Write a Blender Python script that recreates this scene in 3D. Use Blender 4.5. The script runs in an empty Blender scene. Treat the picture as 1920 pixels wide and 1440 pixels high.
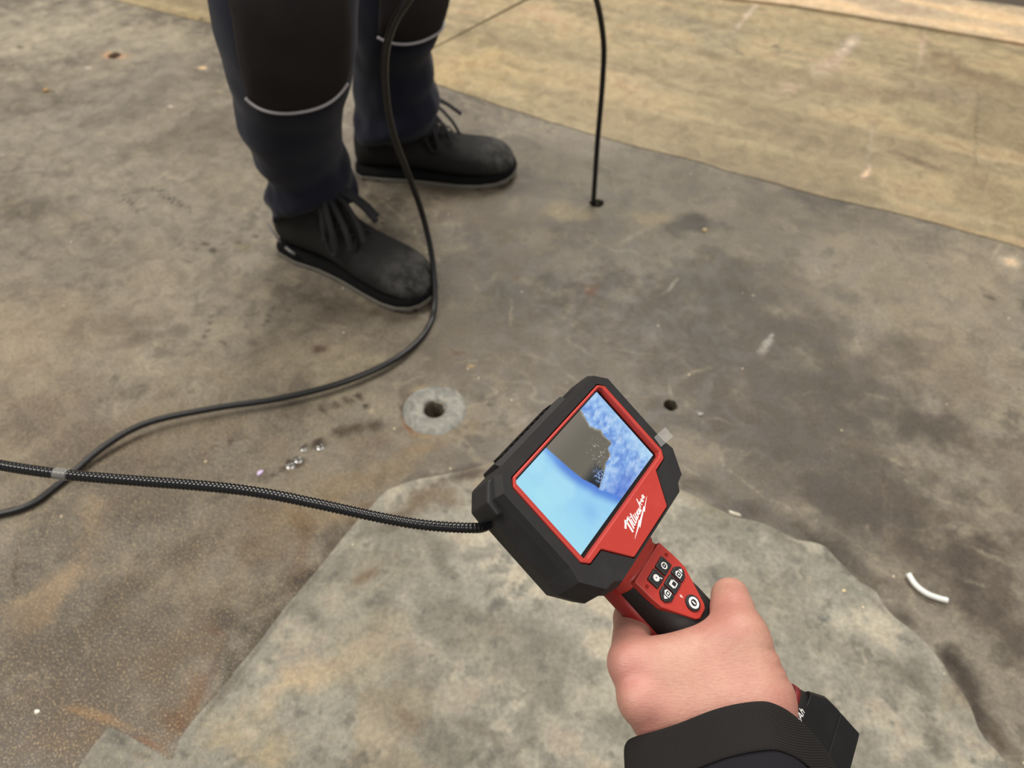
import bpy, bmesh, math, random
import numpy as np
from mathutils import Vector, Matrix, noise as mnoise
from mathutils.geometry import delaunay_2d_cdt
from mathutils.bvhtree import BVHTree

# ------------------------------------------------------------------ camera, world, lamps, exposure
F = 1380.0; CAMH = 0.84; PITCH = 50.0
sc = bpy.context.scene
COL = sc.collection
cd = bpy.data.cameras.new('camera'); cam = bpy.data.objects.new('camera', cd); COL.objects.link(cam)
cd.sensor_width = 36.0; cd.lens = F / 1920 * 36.0; cd.clip_start = 0.02
cam.location = (0, 0, CAMH); cam.rotation_euler = (math.radians(90 - PITCH), 0, 0)
cd.dof.use_dof = True; cd.dof.focus_distance = 0.43; cd.dof.aperture_fstop = 8.5
sc.camera = cam
CM = Matrix.Translation((0, 0, CAMH)) @ Matrix.Rotation(math.radians(90 - PITCH), 4, 'X')

w = bpy.data.worlds.new('hall'); sc.world = w; w.use_nodes = True
w.node_tree.nodes['Background'].inputs[0].default_value = (1.0, 0.97, 0.92, 1)
w.node_tree.nodes['Background'].inputs[1].default_value = 0.385

def area(name, loc, size, power, target=(0, 1, 0), col=(1, .95, .87)):
    l = bpy.data.lights.new(name, 'AREA'); l.shape = 'RECTANGLE'; l.size, l.size_y = size; l.energy = power; l.color = col
    o = bpy.data.objects.new(name, l); COL.objects.link(o); o.location = loc
    o.rotation_euler = (Vector(target) - Vector(loc)).to_track_quat('-Z', 'Y').to_euler()
    return o
area('hall_lamp', (0.9, 4.2, 5.0), (3.0, 2.0), 335)
area('hall_lamp', (-3.2, 0.6, 5.0), (2.0, 3.0), 265)
area('hall_lamp', (2.6, -1.6, 5.5), (2.0, 2.0), 112)
sc.view_settings.view_transform = 'Standard'; sc.view_settings.look = 'None'
sc.view_settings.exposure = 0.0; sc.view_settings.gamma = 1.0; sc.view_settings.use_curve_mapping = False

# ------------------------------------------------------------------ helpers
def ray(px, py):
    return CM.to_3x3() @ Vector(((px - 960) / F, (720 - py) / F, -1.0))
def P(px, py, z):                       # a point seen at a pixel, z metres in front of the camera plane
    return Vector((0, 0, CAMH)) + ray(px, py) * z
def G(px, py, h=0.0):                   # the point of the floor (or of height h) seen at a pixel
    r = ray(px, py); return Vector((0, 0, CAMH)) + r * ((h - CAMH) / r.z)
def lin(c):
    return tuple((x / 12.92 if x <= .04045 else ((x + .055) / 1.055) ** 2.4) for x in (v / 255 for v in c))
def rgba(c): return (*lin(c), 1)

def mat(name, c=(128, 128, 128), rough=.6, **kw):
    m = bpy.data.materials.new(name); m.use_nodes = True
    b = m.node_tree.nodes['Principled BSDF']
    b.inputs['Base Color'].default_value = rgba(c); b.inputs['Roughness'].default_value = rough
    for k, v in kw.items(): b.inputs[k].default_value = v
    return m
class NT:                               # terse node building
    def __init__(s, t): s.t = t
    def n(s, typ, **kw):
        o = s.t.nodes.new(typ)
        for k, v in kw.items(): setattr(o, k, v)
        return o
    def l(s, a, b): s.t.links.new(a, b)
    def noise(s, co, scale, detail=4, rough=.55, dist=0):
        o = s.n('ShaderNodeTexNoise'); o.inputs['Scale'].default_value = scale; o.inputs['Detail'].default_value = detail
        o.inputs['Roughness'].default_value = rough; o.inputs['Distortion'].default_value = dist; s.l(co, o.inputs['Vector']); return o
    def rng(s, v, a, b, c=0., d=1., smooth=True):
        o = s.n('ShaderNodeMapRange'); o.interpolation_type = 'SMOOTHSTEP' if smooth else 'LINEAR'
        for i, x in enumerate((a, b, c, d)): o.inputs[i + 1].default_value = x
        s.l(v, o.inputs[0]); return o.outputs[0]
    def mix(s, fac, a, b, mode='MIX'):
        o = s.n('ShaderNodeMix'); o.data_type = 'RGBA'; o.blend_type = mode
        for v, i in ((fac, 0), (a, 6), (b, 7)):
            if isinstance(v, (int, float)): o.inputs[i].default_value = v
            elif isinstance(v, tuple): o.inputs[i].default_value = v if len(v) == 4 else rgba(v)
            else: s.l(v, o.inputs[i])
        return o.outputs[2]
    def math(s, op, a, b=0.):
        o = s.n('ShaderNodeMath'); o.operation = op
        for i, v in enumerate((a, b)):
            if isinstance(v, (int, float)): o.inputs[i].default_value = v
            else: s.l(v, o.inputs[i])
        return o.outputs[0]
def nt(m):
    k = NT(m.node_tree); k.b = m.node_tree.nodes['Principled BSDF']; return k
def add_bump(k, h, strength=.3, dist=.001):
    b = k.n('ShaderNodeBump'); b.inputs['Strength'].default_value = strength; b.inputs['Distance'].default_value = dist
    k.l(h, b.inputs['Height']); k.l(b.outputs[0], k.b.inputs['Normal'])

def tag(o, label=None, cat=None, group=None, kind=None):
    if label: o['label'] = label
    if cat: o['category'] = cat
    if group: o['group'] = group
    if kind: o['kind'] = kind
    return o
def empty(name, loc=(0, 0, 0), M=None, **kw):
    o = bpy.data.objects.new(name, None); COL.objects.link(o); o.empty_display_size = .02
    if M is not None: o.matrix_world = M
    else: o.location = loc
    return tag(o, **kw)
def link(name, me, m=None, parent=None, smooth=False, M=None, **kw):
    o = bpy.data.objects.new(name, me); COL.objects.link(o)
    if m: me.materials.append(m)
    if parent is not None: o.parent = parent
    if M is not None: o.matrix_local = M
    if smooth: me.polygons.foreach_set('use_smooth', [True] * len(me.polygons))
    return tag(o, **kw)
def fix(bm): bmesh.ops.recalc_face_normals(bm, faces=bm.faces[:])
def bobj(name, bm, m, parent=None, smooth=False, **kw):
    fix(bm); me = bpy.data.meshes.new(name); bm.to_mesh(me); bm.free()
    return link(name, me, m, parent, smooth, **kw)
def bevel(o, wd, seg=2, ang=35):
    b = o.modifiers.new('bevel', 'BEVEL'); b.width = wd; b.segments = seg; b.limit_method = 'ANGLE'; b.angle_limit = math.radians(ang)
    b.harden_normals = False; return o
def subsurf(o, n=1):
    s = o.modifiers.new('sub', 'SUBSURF'); s.levels = s.render_levels = n; return o
def loft(rings, cap=True, closed=True, bm=None):
    bm = bm or bmesh.new(); R = [[bm.verts.new(p) for p in r] for r in rings]; n = len(R[0])
    for a, b in zip(R, R[1:]):
        for i in range(n if closed else n - 1):
            j = (i + 1) % n; bm.faces.new((a[i], a[j], b[j], b[i]))
    if cap and closed: bm.faces.new(R[0][::-1]); bm.faces.new(R[-1])
    return bm
def prism(poly, w0, w1, bm=None):       # polygon in (u, v) extruded along the local normal; device depth w = -z
    f0 = w0 if callable(w0) else (lambda u, v: w0); f1 = w1 if callable(w1) else (lambda u, v: w1)
    return loft([[(u, v, -f0(u, v)) for u, v in poly], [(u, v, -f1(u, v)) for u, v in poly]], bm=bm)
def catmull(pts, n=8):
    p = [Vector(q) for q in pts]; p = [p[0] * 2 - p[1]] + p + [p[-1] * 2 - p[-2]]; out = []
    for i in range(1, len(p) - 2):
        a, b, c, d = p[i - 1:i + 3]
        for k in range(n):
            t = k / n
            out.append(.5 * ((2 * b) + (c - a) * t + (2 * a - 5 * b + 4 * c - d) * t * t + (3 * b - a - 3 * c + d) * t ** 3))
    out.append(p[-2]); return out
def resample(pts, step):
    pts = [Vector(p) for p in pts]; out = [pts[0]]; acc = 0
    for a, b in zip(pts, pts[1:]):
        L = (b - a).length; t = step - acc
        while t <= L: out.append(a.lerp(b, t / L)); t += step
        acc = L - (t - step)
    return out
def tube(pts, rad, seg=12, bm=None, flat=1.0, up=None):
    pts = [Vector(p) for p in pts]; n = len(pts); rf = rad if callable(rad) else (lambda i: rad)
    T = [(pts[min(i + 1, n - 1)] - pts[max(i - 1, 0)]).normalized() for i in range(n)]
    N = T[0].orthogonal().normalized() if up is None else (Vector(up) - T[0] * T[0].dot(Vector(up))).normalized()
    rings = []
    for i in range(n):
        N = (N - T[i] * N.dot(T[i])).normalized(); B = T[i].cross(N); r = rf(i)
        rings.append([pts[i] + N * (math.cos(a) * r * flat) + B * (math.sin(a) * r) for a in (2 * math.pi * k / seg for k in range(seg))])
    return loft(rings, bm=bm)

# --- implicit surfaces for bodies and cloth (smooth unions meshed by surface nets)
def sd_cone(p, a, b, ra, rb):
    a = np.array(a); b = np.array(b); d = b - a; t = np.clip(((p - a) @ d) / (d @ d), 0, 1)
    return np.linalg.norm(p - a - t[..., None] * d, axis=-1) - (ra + t * (rb - ra))
def sd_ell(p, c, r, R=None):
    q = p - np.array(c)
    if R is not None: q = q @ R
    r = np.array(r); k0 = np.linalg.norm(q / r, axis=-1); k1 = np.linalg.norm(q / (r * r), axis=-1) + 1e-9
    return k0 * (k0 - 1) / k1
def smin(a, b, k):
    h = np.clip(k - np.abs(a - b), 0, None) / k; return np.minimum(a, b) - h * h * k * .25
def grid(lo, hi, h):
    ax = [np.arange(l, u + h, h) for l, u in zip(lo, hi)]
    return np.stack(np.meshgrid(*ax, indexing='ij'), -1)
def surface_nets(Fv, org, h):
    S = Fv < 0; nx, ny, nz = Fv.shape; c = [(i, j, k) for i in (0, 1) for j in (0, 1) for k in (0, 1)]
    sl = lambda A, o: A[o[0]:nx - 1 + o[0], o[1]:ny - 1 + o[1], o[2]:nz - 1 + o[2]]
    cnt = sum(sl(S, o).astype(np.int8) for o in c); act = (cnt > 0) & (cnt < 8)
    idx = np.argwhere(act); vid = -np.ones(act.shape, np.int64); vid[act] = np.arange(len(idx))
    acc = np.zeros((len(idx), 3)); m = np.zeros(len(idx))
    val = {o: Fv[idx[:, 0] + o[0], idx[:, 1] + o[1], idx[:, 2] + o[2]] for o in c}
    for a in c:
        for ax in range(3):
            if a[ax] == 0:
                b = list(a); b[ax] = 1; b = tuple(b); va, vb = val[a], val[b]; x = (va < 0) != (vb < 0)
                t = np.where(x, va / np.where(x, va - vb, 1), 0); pt = np.tile(np.array(a, float), (len(idx), 1)); pt[:, ax] = t
                acc += pt * x[:, None]; m += x
    V = (idx + acc / m[:, None]) * h + np.array(org); faces = []
    for ax in range(3):
        o1, o2 = [k for k in range(3) if k != ax]
        a = np.take(S, range(S.shape[ax] - 1), ax); b = np.take(S, range(1, S.shape[ax]), ax)
        e = np.argwhere(a != b); e = e[(e[:, o1] > 0) & (e[:, o2] > 0)]
        e = e[(e[:, o1] < S.shape[o1] - 1) & (e[:, o2] < S.shape[o2] - 1)]
        q = []
        for d1, d2 in ((1, 1), (0, 1), (0, 0), (1, 0)):
            g = e.copy(); g[:, o1] -= d1; g[:, o2] -= d2; q.append(vid[g[:, 0], g[:, 1], g[:, 2]])
        faces.append(np.stack(q, 1))
    return V, np.concatenate(faces)
def sdf_obj(name, V, Fc, m, parent=None, smooth_it=0, **kw):
    bm = bmesh.new(); vs = [bm.verts.new(v) for v in V]
    for f in Fc:
        if (f >= 0).all():
            try: bm.faces.new([vs[i] for i in f])
            except ValueError: pass
    for _ in range(smooth_it): bmesh.ops.smooth_vert(bm, verts=bm.verts, factor=.5, use_axis_x=True, use_axis_y=True, use_axis_z=True)
    return bobj(name, bm, m, parent, True, **kw)

# ------------------------------------------------------------------ floor stains and soft shade (both painted into the steel colour, laid out in floor metres)
# (centre px, half-axis px vector, half-width px, colour, opacity, core)   large soft blotches, then small marks
BIG = [
 ((180,230),(420,-60),240,(164,155,140),.7,.0), ((160,600),(300,-80),170,(152,140,122),.6,.0), ((700,650),(260,-80),120,(138,128,112),.5,.0), ((1250,420),(300,100),90,(146,138,121),.5,.0), ((1700,480),(260,90),90,(156,145,124),.6,.0), ((1500,720),(420,160),200,(106,97,85),.6,.1),  # last one: broad first tone of the painted shade right of the tool
 ((60,60),(260,20),90,(200,190,168),.75,.0), ((330,70),(200,25),50,(182,172,150),.6,.1), ((110,240),(260,-60),70,(168,160,146),.5,.1),
 ((240,200),(110,-30),26,(128,120,106),.7,.2), ((330,275),(150,-28),34,(126,117,101),.75,.2), ((420,330),(170,40),60,(150,140,122),.5,.1),
 ((60,395),(90,-18),22,(112,104,94),.7,.2), ((170,470),(220,-20),70,(146,137,124),.5,.1), ((420,470),(110,60),70,(140,131,117),.5,.1),
 ((60,600),(190,-60),90,(170,154,132),.65,.0), ((300,520),(90,20),40,(156,145,128),.5,.1), ((320,615),(80,-12),24,(108,97,84),.7,.1),
 ((230,590),(110,-30),26,(118,107,92),.6,.1), ((520,640),(180,-40),40,(150,138,120),.55,.1), ((500,690),(260,-60),40,(164,151,128),.7,.1),
 ((110,760),(170,60),100,(126,110,94),.6,.0), ((300,840),(240,-50),60,(146,130,108),.6,.1), ((470,880),(160,-20),60,(132,118,99),.5,.1),
 ((100,1040),(110,-60),48,(186,160,128),.8,.0), ((60,1120),(60,-60),30,(150,125,98),.6,.0), ((40,1230),(180,-120),110,(96,82,66),.75,.0), ((210,1110),(120,-70),46,(84,74,64),.65,.1),
 ((330,1050),(220,-110),60,(124,110,90),.5,.0), ((500,1010),(120,-70),50,(138,118,92),.6,.1), ((640,940),(130,-60),44,(158,136,104),.7,.1),
 ((420,1150),(130,-70),70,(112,98,78),.6,.0), ((410,1185),(60,12),28,(58,48,40),.85,.1), ((395,1190),(30,8),10,(118,66,36),.8,.1),
 ((250,1260),(110,-50),50,(110,96,80),.6,.0), ((300,1230),(80,-30),30,(136,116,88),.5,.0), ((340,1310),(50,-60),26,(136,92,48),.8,.1), ((300,1350),(80,30),26,(112,76,42),.75,.1), ((400,1240),(30,-60),14,(74,56,42),.7,.1),
 ((120,1390),(130,-20),40,(138,116,92),.7,.0), ((560,1030),(40,-110),24,(118,84,52),.5,.1), ((720,800),(90,-50),30,(134,116,92),.5,.1),
 ((690,870),(190,-70),40,(160,138,104),.6,.1), ((830,940),(110,-10),38,(116,92,70),.8,.2), ((880,885),(70,-22),15,(74,56,42),.8,.2), ((760,960),(60,20),24,(120,98,76),.6,.1),
 ((640,560),(150,40),30,(92,82,70),.75,.1), ((900,640),(150,60),110,(112,102,88),.75,.1), ((1000,560),(170,60),80,(106,97,84),.8,.1),  # shade below the near shoe painted first, then the dark area's left end
 ((930,470),(120,30),50,(132,122,106),.5,.1), ((860,390),(190,26),28,(104,92,76),.75,.1), ((930,350),(120,10),14,(84,72,58),.6,.1),  # last two: shade below the far shoe, painted as dark bands
 ((1340,640),(330,130),140,(97,88,77),.9,.25), ((1560,620),(190,150),70,(104,94,83),.8,.2), ((1480,780),(280,110),130,(94,84,74),.85,.2), ((1380,560),(160,60),50,(103,95,82),.7,.2),  # soft shadow right of the tool, painted dark into the steel colour
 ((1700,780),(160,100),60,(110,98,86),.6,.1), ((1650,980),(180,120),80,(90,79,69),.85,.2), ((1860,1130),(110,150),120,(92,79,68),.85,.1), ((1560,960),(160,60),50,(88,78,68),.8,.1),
 ((1760,960),(160,30),26,(126,110,94),.55,.1), ((1880,900),(90,120),60,(124,110,96),.6,.1), ((1800,640),(170,80),80,(146,132,112),.7,.1), ((1620,480),(190,70),50,(158,146,124),.7,.1), ((1860,540),(110,50),70,(170,156,134),.75,.0),
 ((1080,480),(110,-40),14,(134,124,106),.7,.1), ((1120,340),(150,40),60,(150,142,124),.6,.1), ((1290,330),(170,50),36,(140,132,116),.5,.1),
 ((1075,402),(52,8),13,(176,160,124),.8,.3), ((1250,430),(70,12),24,(172,156,120),.8,.2), ((1490,400),(150,40),26,(146,138,120),.6,.1),
 ((1320,432),(30,6),26,(76,68,56),.85,.2), ((1150,370),(26,12),12,(128,126,118),.8,.2), ((960,290),(160,40),26,(136,128,112),.6,.1),
 ((1420,1000),(90,40),16,(72,60,46),.7,.1), ((1545,1060),(70,40),18,(64,54,44),.8,.2), ((1660,1150),(60,60),14,(70,60,50),.7,.1), ((1830,1330),(50,90),30,(58,44,32),.85,.1), ((1880,1420),(50,30),20,(84,62,42),.7,.1),
 ((200,1260),(260,-150),150,(104,89,72),.55,.0), ((150,900),(200,60),70,(124,109,92),.5,.0),
 ((690,955),(60,-66),30,(104,84,62),.75,.1), ((600,1062),(84,-100),40,(76,62,49),.9,.1), ((505,1180),(84,-104),44,(66,54,43),.95,.1), ((425,1278),(60,-76),40,(60,49,38),.95,.1), ((365,1350),(40,-50),26,(84,58,38),.85,.1), ((850,905),(120,-20),22,(84,66,50),.8,.1),
 ((1310,935),(60,30),22,(72,60,48),.85,.1), ((1420,985),(70,26),26,(66,54,44),.85,.1), ((1530,1025),(70,26),28,(66,56,46),.85,.1), ((1625,1100),(56,44),30,(68,58,48),.85,.1), ((1715,1190),(56,60),30,(72,60,50),.85,.1), ((1800,1290),(40,56),30,(62,50,40),.9,.1), ((1850,1390),(30,60),28,(58,44,33),.9,.1),
 ((325,1300),(60,-70),34,(140,98,58),.6,.0), ((310,1340),(40,20),20,(120,82,48),.6,.0), ((262,1388),(50,24),8,(150,98,54),.75,.2), ((180,1400),(50,-60),9,(96,78,62),.8,.2), ((205,1352),(80,30),10,(180,140,92),.6,.1),
 ((1400,650),(260,110),110,(88,80,69),.75,.2), ((1610,730),(170,130),70,(86,78,68),.75,.2), ((1450,830),(240,70),70,(86,78,68),.7,.2), ((1010,560),(190,60),60,(96,88,76),.6,.1), ((1640,960),(190,100),60,(84,75,66),.7,.2), ((1870,1130),(70,150),80,(84,74,64),.65,.1), ((1290,800),(60,40),40,(84,76,66),.6,.1),  # second, darker pass over the painted shadow right of the tool
 ((1700,620),(60,40),30,(90,82,71),.6,.1), ((1560,560),(110,30),16,(160,148,126),.5,.1), ((1680,860),(110,40),12,(134,120,102),.5,.1),
 ((1320,432),(30,6),26,(74,66,54),.8,.2), ((655,690),(90,-30),30,(176,164,138),.6,.1), ((600,580),(90,30),20,(92,80,68),.6,.1),  # last one deepens the painted shade below the near shoe
]
BIG_SHEET = [
 ((810,945),(130,-24),44,(128,108,82),.85,.2), ((890,890),(70,-20),16,(82,62,48),.85,.2), ((735,985),(70,-56),24,(124,116,104),.6,.1), ((690,1085),(30,-24),12,(132,100,66),.6,.1), ((640,1060),(50,-60),16,(130,124,112),.5,.1),
 ((1300,935),(60,34),12,(128,118,98),.6,.1), ((1480,1020),(60,34),10,(116,106,90),.6,.1), ((1660,1145),(50,50),10,(118,108,94),.6,.1), ((1800,1310),(34,60),12,(112,102,90),.6,.1),
 ((500,1195),(110,-140),8,(126,120,110),.7,.2), ((400,1320),(60,-75),9,(128,120,108),.6,.2), ((215,1385),(20,26),16,(80,76,70),.8,.2), ((250,1415),(40,14),14,(120,104,84),.6,.2),
 ((560,1250),(160,-190),60,(206,200,182),.6,.0), ((1180,960),(120,40),40,(150,146,128),.5,.0), ((560,1330),(230,-70),90,(212,198,164),.8,.0), ((450,1400),(130,30),40,(190,172,134),.7,.0), ((800,1300),(220,60),110,(176,168,148),.5,.0),
 ((700,1090),(130,-60),50,(182,174,152),.6,.0), ((840,1060),(30,60),20,(104,98,88),.6,.1), ((900,1190),(100,50),30,(124,118,106),.5,.1), ((1010,1220),(60,40),30,(112,106,98),.55,.1),
 ((680,1090),(34,-16),12,(128,92,56),.55,.1), ((800,1010),(100,30),30,(140,134,120),.6,.1), ((780,1360),(40,40),16,(132,108,82),.5,.1), ((930,1390),(60,20),14,(136,124,108),.5,.1),
 ((1320,960),(80,50),30,(156,148,122),.6,.1), ((1480,1150),(130,60),60,(160,152,134),.5,.0), ((1580,1250),(110,90),60,(150,144,128),.5,.0), ((1700,1330),(110,110),60,(126,120,108),.7,.0), ((1620,1130),(50,40),24,(126,120,108),.5,.0),
 ((1500,1060),(30,14),10,(116,108,96),.6,.1), ((1730,1390),(60,30),30,(112,104,92),.5,.1),
]
BIG_TAN = [
 ((900,130),(160,40),60,(196,176,126),.7,.0), ((1050,40),(190,40),26,(206,190,150),.7,.0), ((1150,190),(190,60),50,(188,168,130),.7,.0), ((1400,150),(190,50),60,(166,148,118),.6,.0),
 ((1290,50),(150,30),16,(160,148,124),.6,.1), ((1800,140),(180,40),34,(148,124,94),.8,.1), ((1680,180),(260,40),16,(152,130,100),.7,.1), ((1800,200),(160,30),20,(172,156,130),.6,.1), ((1660,300),(260,80),50,(168,148,118),.6,.0), ((1850,380),(130,60),60,(168,146,114),.7,.0), ((1450,300),(160,60),30,(178,158,122),.5,.0),
 ((345,30),(80,14),14,(190,166,112),.4,.1)]
SMALL = [
 ((755,772),(6,26),8,(78,60,48),.85,.2), ((764,800),(14,18),9,(140,92,56),.75,.1), ((800,815),(34,8),7,(168,136,96),.6,.1), ((800,728),(40,-4),6,(182,156,116),.5,.1),
 ((1440,645),(-14,22),7,(186,180,170),.75,.2), ((1450,630),(3,3),5,(215,210,200),.9,.3), ((1258,535),(-16,18),4,(176,170,156),.7,.3), ((1108,545),(16,6),15,(120,88,66),.7,.3), ((1105,543),(7,3),5,(158,128,106),.7,.2),
 ((1590,85),(-22,26),13,(214,206,192),.75,.1), ((1555,120),(-40,30),20,(200,184,160),.6,.1), ((1485,165),(-40,6),8,(204,186,160),.6,.1), ((1400,30),(-30,38),5,(214,206,190),.6,.2),
 ((1730,90),(-12,60),7,(206,192,166),.55,.1), ((1632,275),(-8,60),4,(196,182,158),.55,.2), ((1625,325),(-7,14),6,(226,214,194),.8,.2), ((1895,490),(14,12),18,(216,204,180),.85,.2), ((1870,470),(14,-20),4,(190,178,156),.6,.2),
 ((1715,300),(60,22),7,(122,100,74),.6,.1), ((1830,250),(-6,90),3,(126,106,78),.5,.3), ((1455,88),(12,2),4,(110,92,70),.6,.2), ((1855,558),(14,6),4,(76,62,50),.7,.3),
 ((1660,1010),(-10,70),3,(130,116,98),.4,.3), ((1660,920),(-6,60),3,(128,114,98),.4,.3), ((1780,940),(60,44),4,(138,122,104),.4,.2), ((1620,1240),(-12,60),3,(196,188,170),.6,.2), ((1600,1290),(-6,40),3,(196,188,170),.5,.2), ((1545,1158),(18,8),5,(84,96,100),.6,.3), ((1600,1100),(40,30),3,(136,140,130),.4,.3),
 ((215,104),(34,3),8,(206,172,136),.85,.2), ((40,88),(8,1),4,(70,60,50),.8,.3), ((380,35),(6,2),4,(84,76,66),.8,.3), ((855,660),(14,6),6,(104,78,58),.6,.2), ((600,655),(16,6),9,(88,62,50),.6,.2), ((885,688),(5,3),4,(190,160,110),.8,.3), ((970,520),(5,2),5,(136,90,56),.6,.3),
 ((790,840),(60,-10),8,(150,120,86),.4,.1), ((772,790),(18,20),9,(122,74,46),.7,.2), ((765,745),(14,-12),7,(100,72,60),.6,.2), ((760,772),(10,10),10,(70,56,48),.7,.2),
 ((470,165),(3,2),3,(215,200,170),.8,.3), ((380,127),(8,2),4,(222,206,166),.8,.3), ((165,127),(8,1),3,(215,208,196),.8,.3), ((320,200),(3,3),5,(220,210,196),.8,.3), ((420,175),(20,6),3,(190,176,150),.6,.2),
 ((560,870),(16,-10),6,(70,56,42),.85,.2), ((598,832),(12,-2),9,(66,52,40),.85,.3), ((574,838),(6,-10),6,(72,58,44),.8,.3), ((548,866),(10,6),8,(66,54,42),.8,.3), ((530,880),(12,-2),6,(70,56,44),.75,.3), ((512,894),(12,-6),5,(74,60,46),.7,.2),
 ((640,810),(20,-6),12,(92,80,66),.75,.2), ((668,802),(22,-8),12,(88,76,62),.75,.2), ((700,795),(16,-8),14,(84,72,58),.75,.2),
 ((605,766),(8,10),7,(92,80,66),.75,.3), ((630,758),(9,10),7,(90,78,64),.75,.3), ((650,748),(10,8),9,(90,78,64),.7,.3), ((672,745),(7,8),6,(78,66,54),.75,.3), ((685,760),(5,6),5,(60,50,42),.85,.3), ((695,768),(9,2),5,(200,186,160),.7,.3),
 ((536,782),(6,9),7,(104,92,78),.65,.3), ((515,795),(7,10),6,(110,98,82),.6,.3), ((490,800),(5,9),5,(116,104,88),.5,.3), ((465,815),(7,4),5,(112,100,84),.55,.3), ((430,826),(8,10),6,(98,84,70),.7,.3), ((404,836),(7,2),4,(112,98,82),.6,.3),
 ((393,605),(9,-3),5,(98,88,76),.75,.3), ((396,592),(8,-3),4,(104,94,82),.7,.3), ((390,620),(8,-2),4,(94,84,72),.75,.3), ((387,633),(7,-2),4,(100,90,78),.7,.3), ((508,578),(6,2),4,(92,84,72),.75,.3), ((503,590),(7,1),4,(92,84,72),.75,.3), ((500,600),(6,1),4,(92,84,72),.7,.3), ((495,610),(5,1),4,(96,88,76),.7,.3),
 ((403,471),(10,4),7,(86,78,66),.85,.3), ((386,457),(10,3),5,(92,84,72),.75,.3), ((478,443),(8,2),5,(100,92,80),.7,.3), ((450,458),(8,3),5,(96,90,76),.75,.3), ((460,465),(20,4),6,(150,142,108),.5,.2), ((352,489),(9,1),3,(110,102,92),.7,.3), ((420,645),(9,3),5,(84,76,68),.7,.3), ((476,642),(14,3),5,(98,88,76),.6,.3), ((452,558),(10,4),4,(110,100,88),.6,.3), ((505,525),(10,4),6,(104,92,80),.6,.3),
 ((920,758),(6,3),5,(66,58,50),.6,.2), ((945,795),(14,5),4,(84,74,64),.5,.2),
 ((30,1070),(-6,60),6,(88,74,60),.6,.1), ((130,996),(4,4),4,(60,52,44),.8,.3), ((1310,770),(7,3),3,(150,140,132),.6,.3)]
# rows of tread prints: (centre, half axis along row px, half width px, count)
TREADS = [((318,372),(40,24),8,11), ((245,382),(17,20),6,7)]

def vnoise(U, V, s, seed, octv=4, gain=.55):
    out = np.zeros_like(U); amp = 1; tot = 0
    for o in range(octv):
        r = np.random.RandomState(seed + o); g_ = r.rand(160, 160); x = U * s * 2 ** o + 37.3 + o * 11.7; y = V * s * 2 ** o + 41.7 + o * 5.3
        xi = np.floor(x).astype(int); yi = np.floor(y).astype(int); fx = x - xi; fy = y - yi; fx = fx * fx * (3 - 2 * fx); fy = fy * fy * (3 - 2 * fy)
        a = g_[xi % 160, yi % 160]; b = g_[(xi + 1) % 160, yi % 160]; c_ = g_[xi % 160, (yi + 1) % 160]; d = g_[(xi + 1) % 160, (yi + 1) % 160]
        out += amp * ((a * (1 - fx) + b * fx) * (1 - fy) + (c_ * (1 - fx) + d * fx) * fy); tot += amp; amp *= gain
    return out / tot
ss = lambda a, b, x: (lambda t: t * t * (3 - 2 * t))(np.clip((x - a) / (b - a), 0, 1))
def mixc(A, c, f): return A * (1 - f[..., None]) + np.array(c, float) * f[..., None]

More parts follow.
